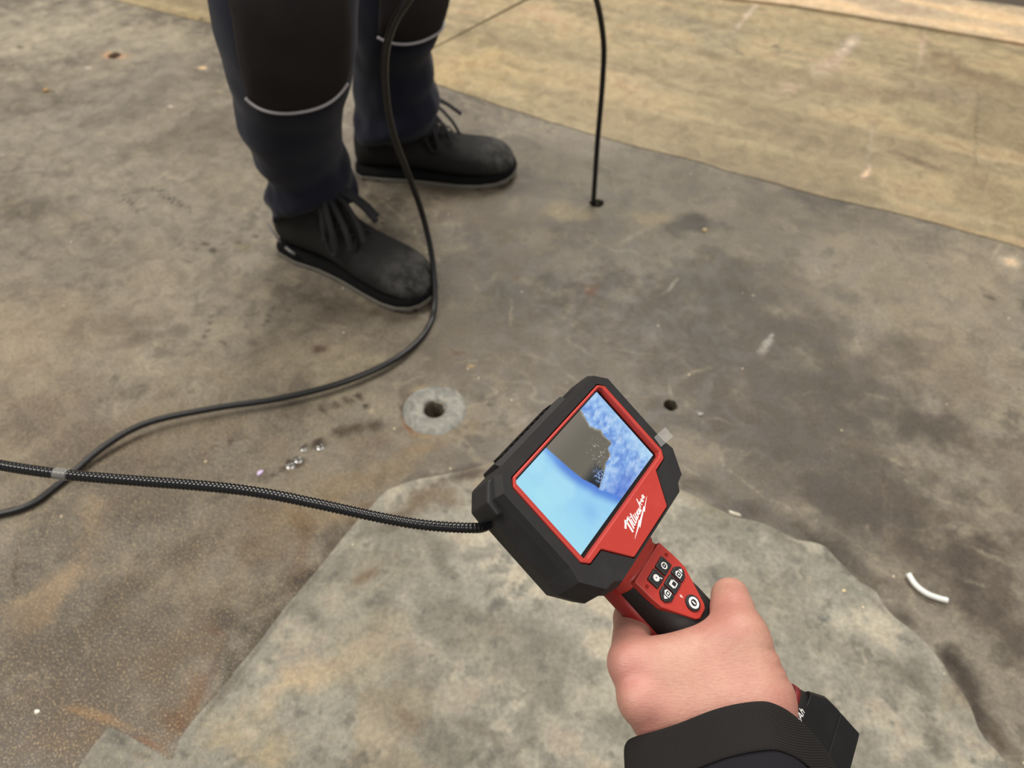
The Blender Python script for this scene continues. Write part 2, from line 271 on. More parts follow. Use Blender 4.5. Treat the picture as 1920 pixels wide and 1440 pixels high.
def stain_shade_colours(X, Y, ca, cb, tan):
    """colour of the steel (linear) at floor points: base mottling, then all stains and painted shade above with a ragged edge"""
    dS = G(1920, 466) - G(1000, 220); dS.normalize(); al, ac = X * dS.x + Y * dS.y, -X * dS.y + Y * dS.x
    n = vnoise(X, Y, 4.5, 11, 6) * (.3 if tan else .6) + vnoise(al * .7, ac * (5 if tan else 2.2), 4, 31, 5) * (.7 if tan else .4)
    C = np.zeros(X.shape + (3,)); C[:] = lin(ca); C = mixc(C, lin(cb), ss(.34, .64, n))
    N = lambda s_, sd, o=5, g_=.62: vnoise(X, Y, s_, sd, o, g_)
    if tan == 2:                        # light sheet: grey worn spots, tan deposits, chalky whites
        C = mixc(C, lin((214, 208, 190)), ss(.5, .66, N(16, 301)) * .55); C = mixc(C, lin((176, 154, 118)), ss(.58, .70, N(10, 311)) * .4)
        C = mixc(C, lin((112, 108, 100)), ss(.61, .70, N(26, 321)) * .45); C = mixc(C, lin((84, 82, 78)), ss(.64, .70, N(48, 331)) * .45)
    elif tan == 0:                      # dark plate: sooty patches, tan dust, wispy pale lines
        C = mixc(C, lin((94, 86, 76)), ss(.53, .70, N(9, 341)) * .45); C = mixc(C, lin((178, 165, 140)), ss(.56, .70, N(11, 351)) * .38); C = mixc(C, lin((84, 77, 68)), ss(.6, .68, N(34, 361)) * .45)
        for sd in (371, 381): C = mixc(C, lin((196, 184, 160)), ss(.012, 0, np.abs(vnoise(al * .8, ac * 1.6, 6, sd, 4) - .5)) * ss(.45, .6, N(5, sd + 5)) * .4)
    else:
        C = mixc(C, lin((150, 132, 106)), ss(.55, .70, vnoise(al * .6, ac * 4, 5, 391, 5)) * .32); C = mixc(C, lin((214, 198, 164)), ss(.6, .7, vnoise(al * .7, ac * 4, 9, 401, 5)) * .28)
    wx, wy = (vnoise(X, Y, 6, 51, 6) - .5) * .26, (vnoise(X, Y, 6, 71, 6) - .5) * .26
    sx, sy = (vnoise(X, Y, 60, 91, 4) - .5) * .016, (vnoise(X, Y, 60, 97, 4) - .5) * .016
    mod = .85 + .2 * ss(.34, .62, vnoise(X, Y, 20, 111, 5, .62)); rag = vnoise(X, Y, 26, 171, 6, .68) - .5
    fine = .8 + .35 * ss(.3, .6, vnoise(X, Y, 150, 131, 3))
    def blob(C, c, a, bw, col, op, core, big, tread=0):
        c0 = G(*c); A = G(c[0] + a[0], c[1] + a[1]) - c0; L = max(A.length, 1e-4); A.normalize()
        ln = math.hypot(*a); q = G(c[0] - a[1] / ln * bw, c[1] + a[0] / ln * bw) - c0; W = max(abs(q.x * -A.y + q.y * A.x), 1.5e-3)
        R = 1.5 * max(L, W) + (.2 if big else .02)
        i = np.nonzero((np.abs(X - c0.x) < R) & (np.abs(Y - c0.y) < R))[0]
        if not len(i): return
        dx = X[i] + (wx if big else sx)[i] * min(1, 2.5 * min(L, W) / .13 if big else 1) - c0.x; dy = Y[i] + (wy if big else sy)[i] * min(1, 2.5 * min(L, W) / .13 if big else 1) - c0.y
        u = (dx * A.x + dy * A.y) / L; v = (-dx * A.y + dy * A.x) / W
        r_ = np.hypot(u, v)
        f = ss(1.25, core, r_ + rag[i] * 1.5) * op if big else ss(1.25, core, r_) * min(.97, op * 1.25)
        if big: f = f * mod[i]
        else: f = f * fine[i]
        if tread: f = f * ss(-.1, .5, np.sin(u * tread * math.pi))
        f = np.clip(f, 0, 1)[:, None]; C[i] = C[i] * (1 - f) + np.array(lin(col)) * f
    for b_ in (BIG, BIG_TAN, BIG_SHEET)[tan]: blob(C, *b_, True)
    rs = np.random.RandomState(8)
    for _ in range(170):                # faint random scuffs
        q = (rs.uniform(0, 1920), rs.uniform(0, 1400)); t = rs.uniform(-.6, .9) + (math.pi / 2 if rs.rand() < .25 else 0); l = rs.uniform(10, 60)
        blob(C, q, (l * math.cos(t), l * math.sin(t)), rs.uniform(1.5, 5), (198, 186, 162) if rs.rand() < .65 else (92, 82, 70), rs.uniform(.12, .34), .0, False)
    for b_ in SMALL: blob(C, *b_, False)
    for c, a, bw, n_ in TREADS: blob(C, c, a, bw, (84, 76, 66), .85, .5, False, n_)
    return C

def floor_mat(name, rough=.5, grit=.5):
    m = mat(name); k = nt(m); geo = k.n('ShaderNodeNewGeometry'); co = geo.outputs['Position']
    at = k.n('ShaderNodeAttribute'); at.attribute_name = 'stain_shade'; c = at.outputs['Color']
    n1 = k.noise(co, 30, 6, .65, .8).outputs[0]; n2 = k.noise(co, 190, 4, .7).outputs[0]; n3 = k.noise(co, 500, 4, .8).outputs[0]
    c = k.mix(.55, c, k.mix(k.rng(n1, .3, .7), (98, 95, 92), (156, 156, 154)), 'OVERLAY')
    c = k.mix(.55, c, k.mix(k.rng(n2, .3, .7), (98, 95, 90), (158, 158, 156)), 'OVERLAY')
    # sandy grit, densest in the near left corner where dust has gathered
    sx = k.n('ShaderNodeSeparateXYZ'); k.l(co, sx.inputs[0])
    corner = k.math('MULTIPLY', k.rng(sx.outputs[0], .05, -.45), k.rng(sx.outputs[1], .95, .45))
    dens = k.math('ADD', k.math('MULTIPLY', corner, .85), .12)
    c = k.mix(k.math('MULTIPLY', k.rng(n3, .55, .68, 0., grit), dens), c, (232, 202, 154))
    c = k.mix(k.math('MULTIPLY', k.rng(n3, .45, .32, 0., grit), dens), c, (48, 40, 34))
    vo = k.n('ShaderNodeTexVoronoi'); vo.inputs['Scale'].default_value = 60; k.l(co, vo.inputs['Vector'])
    pick = k.n('ShaderNodeSeparateColor'); k.l(vo.outputs['Color'], pick.inputs[0])
    f = k.math('MULTIPLY', k.rng(vo.outputs['Distance'], .11, .05, 0., .7), k.rng(pick.outputs[0], .955, .96))
    c = k.mix(f, c, (222, 204, 172))
    k.l(c, k.b.inputs['Base Color'])
    k.l(k.rng(n1, .3, .7, rough - .08, rough + .16), k.b.inputs['Roughness']); k.b.inputs['Specular IOR Level'].default_value = .35
    add_bump(k, k.math('ADD', n2, k.math('MULTIPLY', n3, .5)), .22, .0012)
    return m
m_steel = floor_mat('grey_steel', .5, 1.)
m_sheet = floor_mat('worn_light_steel', .55, .35)
m_tan = floor_mat('tan_steel', .42, .2)
m_pale = floor_mat('pale_edge', .5, .1)
m_far = floor_mat('far_dark_steel', .6, .1)
COLS = {m_far.name: ((66, 56, 44), (92, 80, 64), 1), m_steel.name: ((118, 109, 97), (156, 147, 132), 0), m_sheet.name: ((150, 146, 133), (178, 174, 160), 2), m_tan.name: ((169, 151, 117), (194, 177, 138), 1), m_pale.name: ((200, 187, 156), (220, 208, 180), 1)}
# points that carry the floor colours: 3 mm apart near the tool, wider further out
def lattice(x0, x1, y0, y1, h):
    X, Y = np.meshgrid(np.arange(x0, x1, h), np.arange(y0, y1, h), indexing='ij'); r = np.random.RandomState(1)
    return np.stack([X.ravel() + r.uniform(-.3, .3, X.size) * h, Y.ravel() + r.uniform(-.3, .3, X.size) * h], 1)
LAT = np.concatenate([q[np.abs(q[:, 0]) < .52 + .48 * q[:, 1]] for q in (lattice(-1.05, 1.05, .13, 1.05, .003), lattice(-1.55, 1.55, 1.05, 2.15, .0046))])
def inside_np(Pt, poly):
    r = np.zeros(len(Pt), bool); dmin = np.full(len(Pt), 9.); n = len(poly)
    for i in range(n):
        a, b = poly[i], poly[i - 1]
        c_ = ((a[1] > Pt[:, 1]) != (b[1] > Pt[:, 1])) & (Pt[:, 0] < (b[0] - a[0]) * (Pt[:, 1] - a[1]) / (b[1] - a[1] + 1e-12) + a[0]); r ^= c_
    return r
m_base = mat('dark_void', (46, 38, 30), .8)

# ------------------------------------------------------------------ floor: a dark slab with steel plates on it
HOLES = [((813, 769), .0155), ((1119, 381), .014), ((1257, 760), .0105), ((215, 104), .016)]
def plate(name, outline, top, thick, m, holes=(), parent=None, **kw):
    pts = [Vector(p).to_2d() for p in outline]; segs = [pts]; bot = top - thick
    for (px, r) in holes:
        c = G(*px).to_2d(); rr = random.Random(int(px[0]))
        segs.append([c + Vector((math.cos(a), math.sin(a))) * r * rr.uniform(.9, 1.08) for a in (2 * math.pi * i / 28 for i in range(28))])
    V = []; E = []
    for s in segs:
        b = len(V); V += s; E += [(b + i, b + (i + 1) % len(s)) for i in range(len(s))]
    q = LAT[inside_np(LAT, np.array([tuple(p) for p in pts]))]
    for s in segs[1:]: q = q[~inside_np(q, np.array([tuple(p) for p in s]))]
    V += [Vector(p) for p in q.tolist()]
    cv, ce, cf, *_ = delaunay_2d_cdt(V, E, [], 0, 1e-7)
    cv = np.array([tuple(v) for v in cv]); T = np.array([f for f in cf if len(f) == 3]); cen = cv[T].mean(1)
    ok = inside_np(cen, np.array([tuple(p) for p in pts]))
    for s in segs[1:]: ok &= ~inside_np(cen, np.array([tuple(p) for p in s]))
    T = T[ok]; e = np.sort(np.concatenate([T[:, [0, 1]], T[:, [1, 2]], T[:, [2, 0]]]), 1); ue, cnt = np.unique(e, axis=0, return_counts=True); be = ue[cnt == 1]
    n = len(cv); rim = np.unique(be); lo_ = -np.ones(n, int); lo_[rim] = n + np.arange(len(rim))
    Vs = np.concatenate([np.c_[cv, np.full(n, top)], np.c_[cv[rim], np.full(len(rim), bot)]])
    Q = np.stack([be[:, 0], be[:, 1], lo_[be[:, 1]], lo_[be[:, 0]]], 1)
    me = bpy.data.meshes.new(name); me.from_pydata(Vs.tolist(), [], T.tolist() + Q.tolist())
    C = stain_shade_colours(Vs[:, 0], Vs[:, 1], *COLS[m.name])
    ca_ = me.color_attributes.new('stain_shade', 'FLOAT_COLOR', 'POINT'); ca_.data.foreach_set('color', np.c_[C, np.ones(len(C))].astype(np.float32).ravel())
    bm = bmesh.new(); bm.from_mesh(me); bmesh.ops.delete(bm, geom=[v for v in bm.verts if not v.link_faces], context='VERTS')
    fix(bm)
    bm.faces.ensure_lookup_table(); up_ = max(bm.faces, key=lambda f: f.normal.z ** 2 * f.calc_area())
    if up_.normal.z < 0: bmesh.ops.reverse_faces(bm, faces=bm.faces[:])
    bm.to_mesh(me); bm.free()
    return link(name, me, m, parent, **kw)
def jag(pts, amp, step=.02, seed=0):
    out = []
    for i, p in enumerate(resample(pts, step)):
        n = mnoise.noise_vector(Vector((p.x * 18 + seed, p.y * 18, seed))); n2 = mnoise.noise_vector(Vector((p.x * 70, p.y * 70 + seed, 3)))
        out.append(p + Vector((n.x, n.y, 0)) * amp + Vector((n2.x, n2.y, 0)) * amp * .4)
    return out
bm = bmesh.new()
loft([[(x, y, z) for x, y in ((-5, -3), (5, -3), (5, 7), (-5, 7))] for z in (-.14, -.11)], bm=bm)
floor = bobj('floor', bm, m_base, label='stained steel plate floor of the hall', kind='structure')
SEAM = [G(*p) for p in ((268, 14), (402, 47), (640, 112), (830, 162), (1000, 220), (1130, 258), (1290, 300), (1440, 342), (1580, 378), (1720, 410), (1920, 466))]
d0 = (SEAM[0] - SEAM[2]).normalized(); d1 = (SEAM[-1] - SEAM[-3]).normalized()
SEAM = [SEAM[0] + d0 * 2.6, *SEAM, SEAM[-1] + d1 * 2.4]
seam = jag(SEAM, .004, .03, 5)
plate('steel_plate', [*seam, (4.6, -2.8, 0), (-4.6, -2.8, 0), (-4.6, 3.0, 0)], 0, .09, m_steel, HOLES, floor, label='large dark grey oil-stained plate, soft shade painted in')
gap = Vector((.0016, .0028, 0)); back = [p + gap for p in seam]
S2a, S2b = G(815, 96), G(1012, -10); dd = (S2b - S2a).normalized()
def cross(poly, a, d):
    best = min(range(len(poly)), key=lambda i: abs((poly[i] - a).x * d.y - (poly[i] - a).y * d.x)); return best
ib = cross(back, S2a, dd); top2 = S2a + dd * 2.6
STRIP = [G(*p) for p in ((1180, -28), (1360, 0), (1480, 14), (1700, 50), (1920, 88))]
STRIP = [STRIP[0] + (STRIP[0] - STRIP[2]) * 6, *STRIP, STRIP[-1] + (STRIP[-1] - STRIP[-3]) * 3]
strip = jag(STRIP, .003, .04, 8); it = cross(strip, S2a, dd)
plate('steel_plate', [*back[:ib], *[p + Vector((-.003, 0, 0)) for p in (back[ib], top2)], (-4.6, 6.6, 0)], 0, .05, m_tan, (), floor, label='tan plate behind the worker, left of the joint')
plate('steel_plate', [back[ib], *back[ib + 1:], *strip[::-1][:len(strip) - it], ], 0, .05, m_tan, (), floor, label='broad tan plate on the right')
S3 = [G(*p) for p in ((1700, -18), (1800, 1), (1920, 18))]; S3 = [S3[0] + (S3[0] - S3[2]) * 6, *S3, S3[-1] + (S3[-1] - S3[0]) * 3]
plate('steel_plate', [*[p + gap * 1.5 for p in strip[it:]], *S3[::-1]], .006, .05, m_pale, (), floor, label='pale strip at the far edge')
plate('steel_plate', [*[p + gap * 2 for p in S3], (6.5, 3.5, 0), (3.5, 7.5, 0), (-1.2, 6.9, 0)], -.004, .05, m_far, (), floor, label='dark plate beyond the pale strip')
# worn light sheet in the foreground, 2.5 mm proud, and the corner of the next one
LEFT = [G(*p) for p in ((338, 1384), (430, 1272), (560, 1112), (660, 990), (722, 922), (780, 900), (850, 888), (925, 868))]
RIGHT = [G(*p) for p in ((1278, 922), (1340, 952), (1400, 976), (1450, 990), (1485, 1014), (1550, 1030), (1590, 1075), (1640, 1112), (1680, 1158), (1730, 1205), (1775, 1262), (1815, 1312), (1842, 1375), (1870, 1410), (1920, 1470))]
mid = [G(*p) for p in ((1000, 862), (1100, 872), (1200, 892))]
sh = jag(LEFT, .0025, .012, 1) + mid + jag(RIGHT, .006, .012, 2)
plate('light_sheet', [*sh, G(2100, 1600), G(1500, 2100), G(300, 1800), G(230, 1470), G(325, 1424)], .0014, .0024, m_sheet, (), floor, label='pale worn sheet, edge peeling')
cn = jag([G(140, 1452), G(172, 1405), G(206, 1364), G(262, 1394), G(322, 1424), G(296, 1475)], .002, .012, 4)
plate('light_sheet', [*cn, G(200, 1520)], .0009, .0019, m_sheet, (), floor, label='small grey sheet corner')
# pockets under the drilled holes
m_hole = mat('rusty_bore', (70, 46, 30), .85); k = nt(m_hole)
k.l(k.mix(k.noise(k.n('ShaderNodeNewGeometry').outputs['Position'], 180, 4).outputs[0], (46, 32, 24), (126, 84, 52)), k.b.inputs['Base Color'])
for (px, r) in HOLES:
    c = G(*px); bm = bmesh.new()
    loft([[(c.x + math.cos(a) * q, c.y + math.sin(a) * q, z) for a in (2 * math.pi * i / 24 for i in range(24))] for q, z in ((r * 1.1, -.002), (r * 1.06, -.05), (r * .9, -.088))], cap=False, bm=bm)
    bobj('bore', bm, m_hole, floor, True)
# welded ring around the near hole
m_ring = mat('ring_steel'); k = nt(m_ring); co = k.n('ShaderNodeNewGeometry').outputs['Position']; n = k.noise(co, 60, 6, .65, 1.2).outputs[0]
c = k.mix(k.rng(n, .3, .7), (98, 97, 92), (140, 139, 130)); c = k.mix(k.rng(k.noise(co, 140, 4).outputs[0], .62, .72, 0., .6), c, (178, 150, 112)); k.l(c, k.b.inputs['Base Color']); add_bump(k, n, .5, .002)
c0 = G(815, 768); bm = bmesh.new(); prof = ((.0158, -.004), (.0162, .0012), (.020, .0026), (.036, .0034), (.0435, .0022), (.0465, -.0006))
rr = [1 + .04 * mnoise.noise(Vector((math.cos(t) * 2, math.sin(t) * 2, 7))) for t in (2 * math.pi * i / 48 for i in range(48))]
loft([[(c0.x + math.cos(t) * q * (rr[i] if q > .03 else 1), c0.y + math.sin(t) * q * (rr[i] if q > .03 else 1), z) for i, t in enumerate(2 * math.pi * i / 48 for i in range(48))] for q, z in prof], cap=False, bm=bm)
bobj('ring_plate', bm, m_ring, floor, True, label='round raised ring with a central hole')
# bolt head in the dark spot
c1 = G(1321, 432); bm = bmesh.new(); bmesh.ops.create_icosphere(bm, subdivisions=2, radius=.0055, matrix=Matrix.Translation((c1.x, c1.y, .0005)) @ Matrix.Diagonal((1, 1, .55, 1)))
bobj('stud', bm, mat('brassy', (158, 140, 100), .5), floor, True, label='small brassy stud head')

# ------------------------------------------------------------------ shared materials
def rubber(name, c, rough=.6, bump=.15, scale=900):
    m = mat(name, c, rough); k = nt(m); tc = k.n('ShaderNodeTexCoord'); n = k.noise(tc.outputs['Object'], scale, 2).outputs[0]
    big = k.noise(tc.outputs['Object'], 60, 5, .6).outputs[0]
    k.l(k.mix(k.rng(big, .45, .8, 0., .25), rgba(c), rgba(tuple(min(255, x + 22) for x in c))), k.b.inputs['Base Color'])
    add_bump(k, n, bump, .0004); k.b.inputs['Specular IOR Level'].default_value = .35; return m
m_rub = rubber('black_rubber', (32, 31, 32), .6)
m_blk = rubber('black_plastic', (13, 13, 15), .36, .08)
m_red = rubber('red_plastic', (172, 54, 46), .42, .08)
m_red2 = rubber('dark_red_plastic', (146, 38, 34), .45, .08)
m_white = mat('white_print', (236, 236, 236), .5)
m_key = mat('key_rubber', (26, 28, 30), .5)

# ------------------------------------------------------------------ borescope in its own frame: u along the screen's long side, v up the screen, normal out of it
DM = Matrix(((.53957379, -.66719854, .51352335, .04518402), (.50330597, .74455978, .43853602, -.04844455), (-.67493942, .02183683, .73754995, -.4258076), (0, 0, 0, 1)))
BORE = empty('borescope', M=CM @ DM, label='red and black handheld inspection camera with a bright screen, gripped in a hand', cat='inspection camera')
mm = .001
def sym(pts): return [(x * mm, y * mm) for x, y in pts] + [(-x * mm, y * mm) for x, y in pts[::-1] if x > 0]
def Dp(px, py, w):                      # local (u, v) of a pixel on the device plane of depth w (metres)
    inv = (CM @ DM).inverted(); o = inv @ Vector((0, 0, CAMH)); d = inv.to_3x3() @ ray(px, py); t = (-w - o.z) / d.z; q = o + d * t; return (q.x, q.y)
F0 = sym([(52, 35.3), (60, 27.6), (60, -24), (62, -33), (52, -47.3), (44.5, -48.4), (40, -52.3)])
F1 = sym([(53.5, 37), (62.2, 28.5), (62.5, -24), (64, -33), (54, -48), (46, -49.3), (41.5, -54)])
F2 = sym([(57, 36.8), (65, 29), (66, -24), (66.8, -33), (57, -48), (48, -50), (43.5, -55)])
F3 = sym([(55, 35.5), (63, 28), (63.5, -23), (63.5, -32), (54, -46), (46, -48), (42, -53)])
F4 = sym([(44, 28), (52, 20), (52, -18), (50, -28), (44, -38), (36, -42), (30, -46)])
Fi = sym([(49.2, 30.6), (53.4, 26.2), (53.2, -28), (49.2, -32.6), (37, -33), (23.6, -51.0)][:5] + [(23.6, -51)])
def ringw(o, w): return [(u, v, -w * mm) for u, v in o]
bm = loft([ringw(F0, -2.5), ringw(F1, 2.5), ringw(F2, 14), ringw(F3, 26), ringw(F4, 38)], cap=False)
bm.faces.new([bm.verts.new(p) for p in ringw(F4, 38)])
# front face with a recess for the bezel: rim to well
fv = [Vector(p).to_2d() for p in F0]; iv = [Vector(p).to_2d() for p in Fi]
allv = fv + iv; ed = [(i, (i + 1) % len(fv)) for i in range(len(fv))] + [(len(fv) + i, len(fv) + (i + 1) % len(iv)) for i in range(len(iv))]
def pin(p, poly):
    r = False; j = len(poly) - 1
    for i in range(len(poly)):
        a, b = poly[i], poly[j]
        if (a.y > p.y) != (b.y > p.y) and p.x < (b.x - a.x) * (p.y - a.y) / (b.y - a.y) + a.x: r = not r
        j = i
    return r
cv, ce, cf, *_ = delaunay_2d_cdt(allv, ed, [], 0, 1e-7)
tv = [bm.verts.new((v.x, v.y, 2.5 * mm)) for v in cv]
for f in cf:
    c = sum((cv[i] for i in f), Vector((0, 0))) / len(f)
    if pin(c, fv) and not pin(c, iv): bm.faces.new([tv[i] for i in f])
bmesh.ops.remove_doubles(bm, verts=bm.verts, dist=1e-6)
loft([ringw(Fi, -2.5), ringw(Fi, 3)], cap=False, bm=bm); bm.faces.new([bm.verts.new(p) for p in ringw(Fi, 3)])
bmesh.ops.remove_doubles(bm, verts=bm.verts, dist=1e-6)
hous = bobj('housing', bm, m_rub, BORE)
# raised rear vent along the top, two corner bumpers
bm = loft([[(u * mm, v * mm, -w * mm) for w, v in ((10, 36.6), (13, 39.8), (27, 39.0), (30, 34))] for u in (-40, -36, 27, 33)])
vent = bobj('vent_block', bm, m_rub, hous)
bm = bmesh.new()
for i in range(30):
    u = -30 + i * 1.9
    loft([[((u + du) * mm, v * mm, -w * mm) for du, w in ((0, 15 + (i % 3)), (1, 15 + (i % 3)), (1, 25), (0, 25))] for v in (38.6, 40.4)], bm=bm)
bobj('vent_rib', bm, m_blk, hous, kind='stuff')
for s in (-1, 1):
    out = [(s * 56.5, 37.4), (s * 66, 29.6), (s * 66.8, 21), (s * 62, 19), (s * 60, 27), (s * 54, 34), (s * 38, 34), (s * 40, 37.4)]
    bm = prism([(u * mm, v * mm) for u, v in out], .005, .024); bevel(bobj('corner_bumper', bm, m_rub, BORE), .0012, 2)
# red bezel: a frame open to the screen, with the badge panel below
Bo = sym([(48.4, 29.9), (52.8, 26.0), (52.8, -27.6), (48.8, -32.0), (36.6, -32.3), (23.2, -50.4)])
Bi = sym([(47.4, 28.2), (49.8, 26.2), (49.8, -27.2), (47.8, -28.7)])
def frame(outer, inner, w0, w1, wi):
    bm = bmesh.new(); o2 = [Vector(p) for p in outer]; i2 = [Vector(p) for p in inner]
    n, m_ = len(o2), len(i2)
    cv, ce, cf, *_ = delaunay_2d_cdt(o2 + i2, [(i, (i + 1) % n) for i in range(n)] + [(n + i, n + (i + 1) % m_) for i in range(m_)], [], 0, 1e-7)
    t = [bm.verts.new((v.x, v.y, -w0)) for v in cv]
    for f in cf:
        c = sum((cv[i] for i in f), Vector((0, 0))) / len(f)
        if pin(c, o2) and not pin(c, i2): bm.faces.new([t[i] for i in f])
    loft([[(u, v, -w0) for u, v in outer], [(u, v, -w1) for u, v in outer]], cap=False, bm=bm)
    loft([[(u, v, -w0) for u, v in inner], [(u * .992, v * .99, -wi) for u, v in inner]], cap=False, bm=bm)
    bmesh.ops.remove_doubles(bm, verts=bm.verts, dist=1e-6); return bm
bez = bevel(bobj('bezel', frame(Bo, Bi, -.0032, .001, .0012), m_red, BORE, label='red screen surround with badge panel'), .0007, 2)
# screen: black border, lit picture
bm = prism(sym([(49.9, 28.2), (49.9, -29.6)]), .0006, .0025); bobj('screen_border', bm, mat('black_glass', (12, 12, 14), .08), BORE)
# picture drawn per vertex on the flat display
nu, nv = 260, 150; us = np.linspace(-47.4, 47.2, nu); vs = np.linspace(-26.0, 26.9, nv); U, Vv = np.meshgrid(us, vs, indexing='ij')
bl = np.array([(27, -14.6), (8.3, -11.8), (-.8, -9.8), (-8.6, -6.0), (-11.9, -5.4)]); br = np.array([(27, 26.0), (20.5, 24.5), (15.9, 22.7), (9.3, 27.6), (4.1, 26.5), (-.7, 27.6), (-1.1, 22.9), (-5, 18.9), (-5.7, 12.2), (-8.3, 6.8), (-11.9, -5.4)])
wob = (vnoise(U, Vv, .35, 60) - .5) * 3.2
eL = np.interp(Vv, bl[::-1, 0], bl[::-1, 1]); eR = np.interp(Vv, br[::-1, 0], br[::-1, 1])
tail = np.where(Vv < -11.9, 1., 0.)
sep = np.where(Vv > -11.9, eL, -5.4 + (-11.9 - Vv) * .6)
C = np.zeros(U.shape + (3,)); C[:] = (160, 216, 250)
C = mixc(C, (178, 232, 252), ss(.4, .7, vnoise(U, Vv, .05, 5)) * .7); C = mixc(C, (120, 176, 236), ss(6, 0, np.hypot((U + 22) / 1.6, (Vv + 16) / 1.6)) * .3)
C = mixc(C, (176, 235, 250), ss(-20, -45, U) * .6); C = C - (1.5 * (np.sin(U * 5) > 0))[..., None] * 2
C = mixc(C, (72, 116, 214), ss(-10, 0, (U - sep)) * ss(27, 10, Vv) * .8); C = mixc(C, (94, 140, 226), ss(-6, 0, (U - sep)) * .6)
R_ = np.zeros_like(C); R_[:] = (142, 182, 238)
tx = vnoise(U * .6 + Vv * .5, Vv * 1.1 - U * .3, .35, 20, 5); R_ = mixc(R_, (196, 222, 252), ss(.42, .75, tx) * .8); R_ = mixc(R_, (98, 136, 214), ss(.46, .26, tx) * .6); R_ = mixc(R_, (92, 112, 176), ss(.03, .0, np.abs(vnoise(U, Vv, .07, 140, 3) - .5)) * .25)
R_ = mixc(R_, (204, 240, 254), ss(32, 50, U) * ss(6, -24, Vv) * .7); R_ = mixc(R_, (176, 216, 248), ss(34, 48, U) * .5); R_ = mixc(R_, (70, 104, 206), ss(-10, -24, Vv) * ss(34, 6, U) * .55)
fR = ss(-.8, .8, U - np.where(Vv > -11.9, eR + wob, sep + wob)); C = C * (1 - fR[..., None]) + R_ * fR[..., None]
D_ = np.zeros_like(C); D_[:] = (112, 107, 96); D_ = mixc(D_, (140, 134, 122), ss(12, 27, Vv) * .5); D_ = mixc(D_, (34, 40, 46), ss(2, -7, Vv) * ss(9, 4, U) * .9)
spk = vnoise(U, Vv, 1.6, 90, 2); D_ = mixc(D_, (216, 220, 214), ss(.74, .82, spk) * ss(18, 0, np.hypot(U - 14, Vv - 0)) * .9)
sp2 = vnoise(U, Vv, 1.3, 120, 2); D_ = mixc(D_, (150, 180, 236), ss(.5, .62, sp2) * ss(7, 3, np.hypot(U - 2, (Vv + 8))) * .9); D_ = mixc(D_, (190, 180, 150), ss(-2.2, -.4, U - eR - wob) * .6)
fD = ss(-.5, .5, U - eL) * ss(.5, -.5, U - eR - wob) * ss(-12.6, -11.6, Vv); C = C * (1 - fD[..., None]) + D_ * fD[..., None]
C = np.clip(C, 0, 255) / 255; Cl = np.where(C <= .04045, C / 12.92, ((C + .055) / 1.055) ** 2.4)
ids = np.arange(nu * nv).reshape(nu, nv); fc = np.stack([ids[:-1, :-1], ids[1:, :-1], ids[1:, 1:], ids[:-1, 1:]], -1).reshape(-1, 4)
me = bpy.data.meshes.new('display'); me.from_pydata(np.stack([U * mm, Vv * mm, np.full_like(U, -.0003)], -1).reshape(-1, 3).tolist(), [], fc.tolist())
ca = me.color_attributes.new('picture', 'FLOAT_COLOR', 'POINT'); ca.data.foreach_set('color', np.concatenate([Cl, np.ones(U.shape + (1,))], -1).astype(np.float32).ravel())
m_scr = mat('lit_display', (0, 0, 0), .12); k = nt(m_scr); at = k.n('ShaderNodeAttribute'); at.attribute_name = 'picture'
k.l(at.outputs['Color'], k.b.inputs['Emission Color']); k.b.inputs['Emission Strength'].default_value = .93; k.b.inputs['Specular IOR Level'].default_value = .25
link('display', me, m_scr, BORE, label='lit display showing blue ice-like edges round a grey patch')
# clear pull tab of the protective film
m_film = mat('clear_film', (200, 200, 200), .1); nt(m_film).b.inputs['Alpha'].default_value = .16
tabp = [Dp(*p, -.0036) for p in ((1226, 820), (1247, 801), (1262, 819), (1239, 838))]
bevel(bobj('film_tab', prism(tabp, -.0040, -.0036), m_film, BORE, label='clear film pull tab'), .0001, 1)
# badge lettering: strokes in crop pixels (12 px per photo pixel, crop origin 1150,910)
def Lg(x, y): return Dp(1150 + x / 12, 910 + y / 12, -.0033)
def strokes(ss_, wd, w0, bm, xf=Lg):
    for s in ss_:
        q = [Vector(xf(*p)) for p in s]; n = len(q); L = []; R_ = []
        for i in range(n):
            t = (q[min(i + 1, n - 1)] - q[max(i - 1, 0)]).normalized(); nn = Vector((-t.y, t.x)) * wd * .5
            a = q[i] - t * wd * .3 if i == 0 else (q[i] + t * wd * .3 if i == n - 1 else q[i]); L.append(a + nn); R_.append(a - nn)
        loft([[(l.x, l.y, -w0), (r_.x, r_.y, -w0), (r_.x, r_.y, -w0 + .00025), (l.x, l.y, -w0 + .00025)] for l, r_ in zip(L, R_)], bm=bm)
bm = bmesh.new()
strokes([[(274, 965), (276, 880), (270, 795)], [(286, 800), (360, 920), (436, 1040)]], .0012, -.0032, bm)
strokes([[(300, 850), (318, 770), (330, 718)], [(330, 718), (395, 845), (460, 965)]], .00098, -.0032, bm)
strokes([[(398, 770), (440, 850), (478, 902), (492, 880)], [(378, 712), (386, 728)], [(384, 640), (440, 750), (500, 852), (516, 826)]], .0008, -.0032, bm)
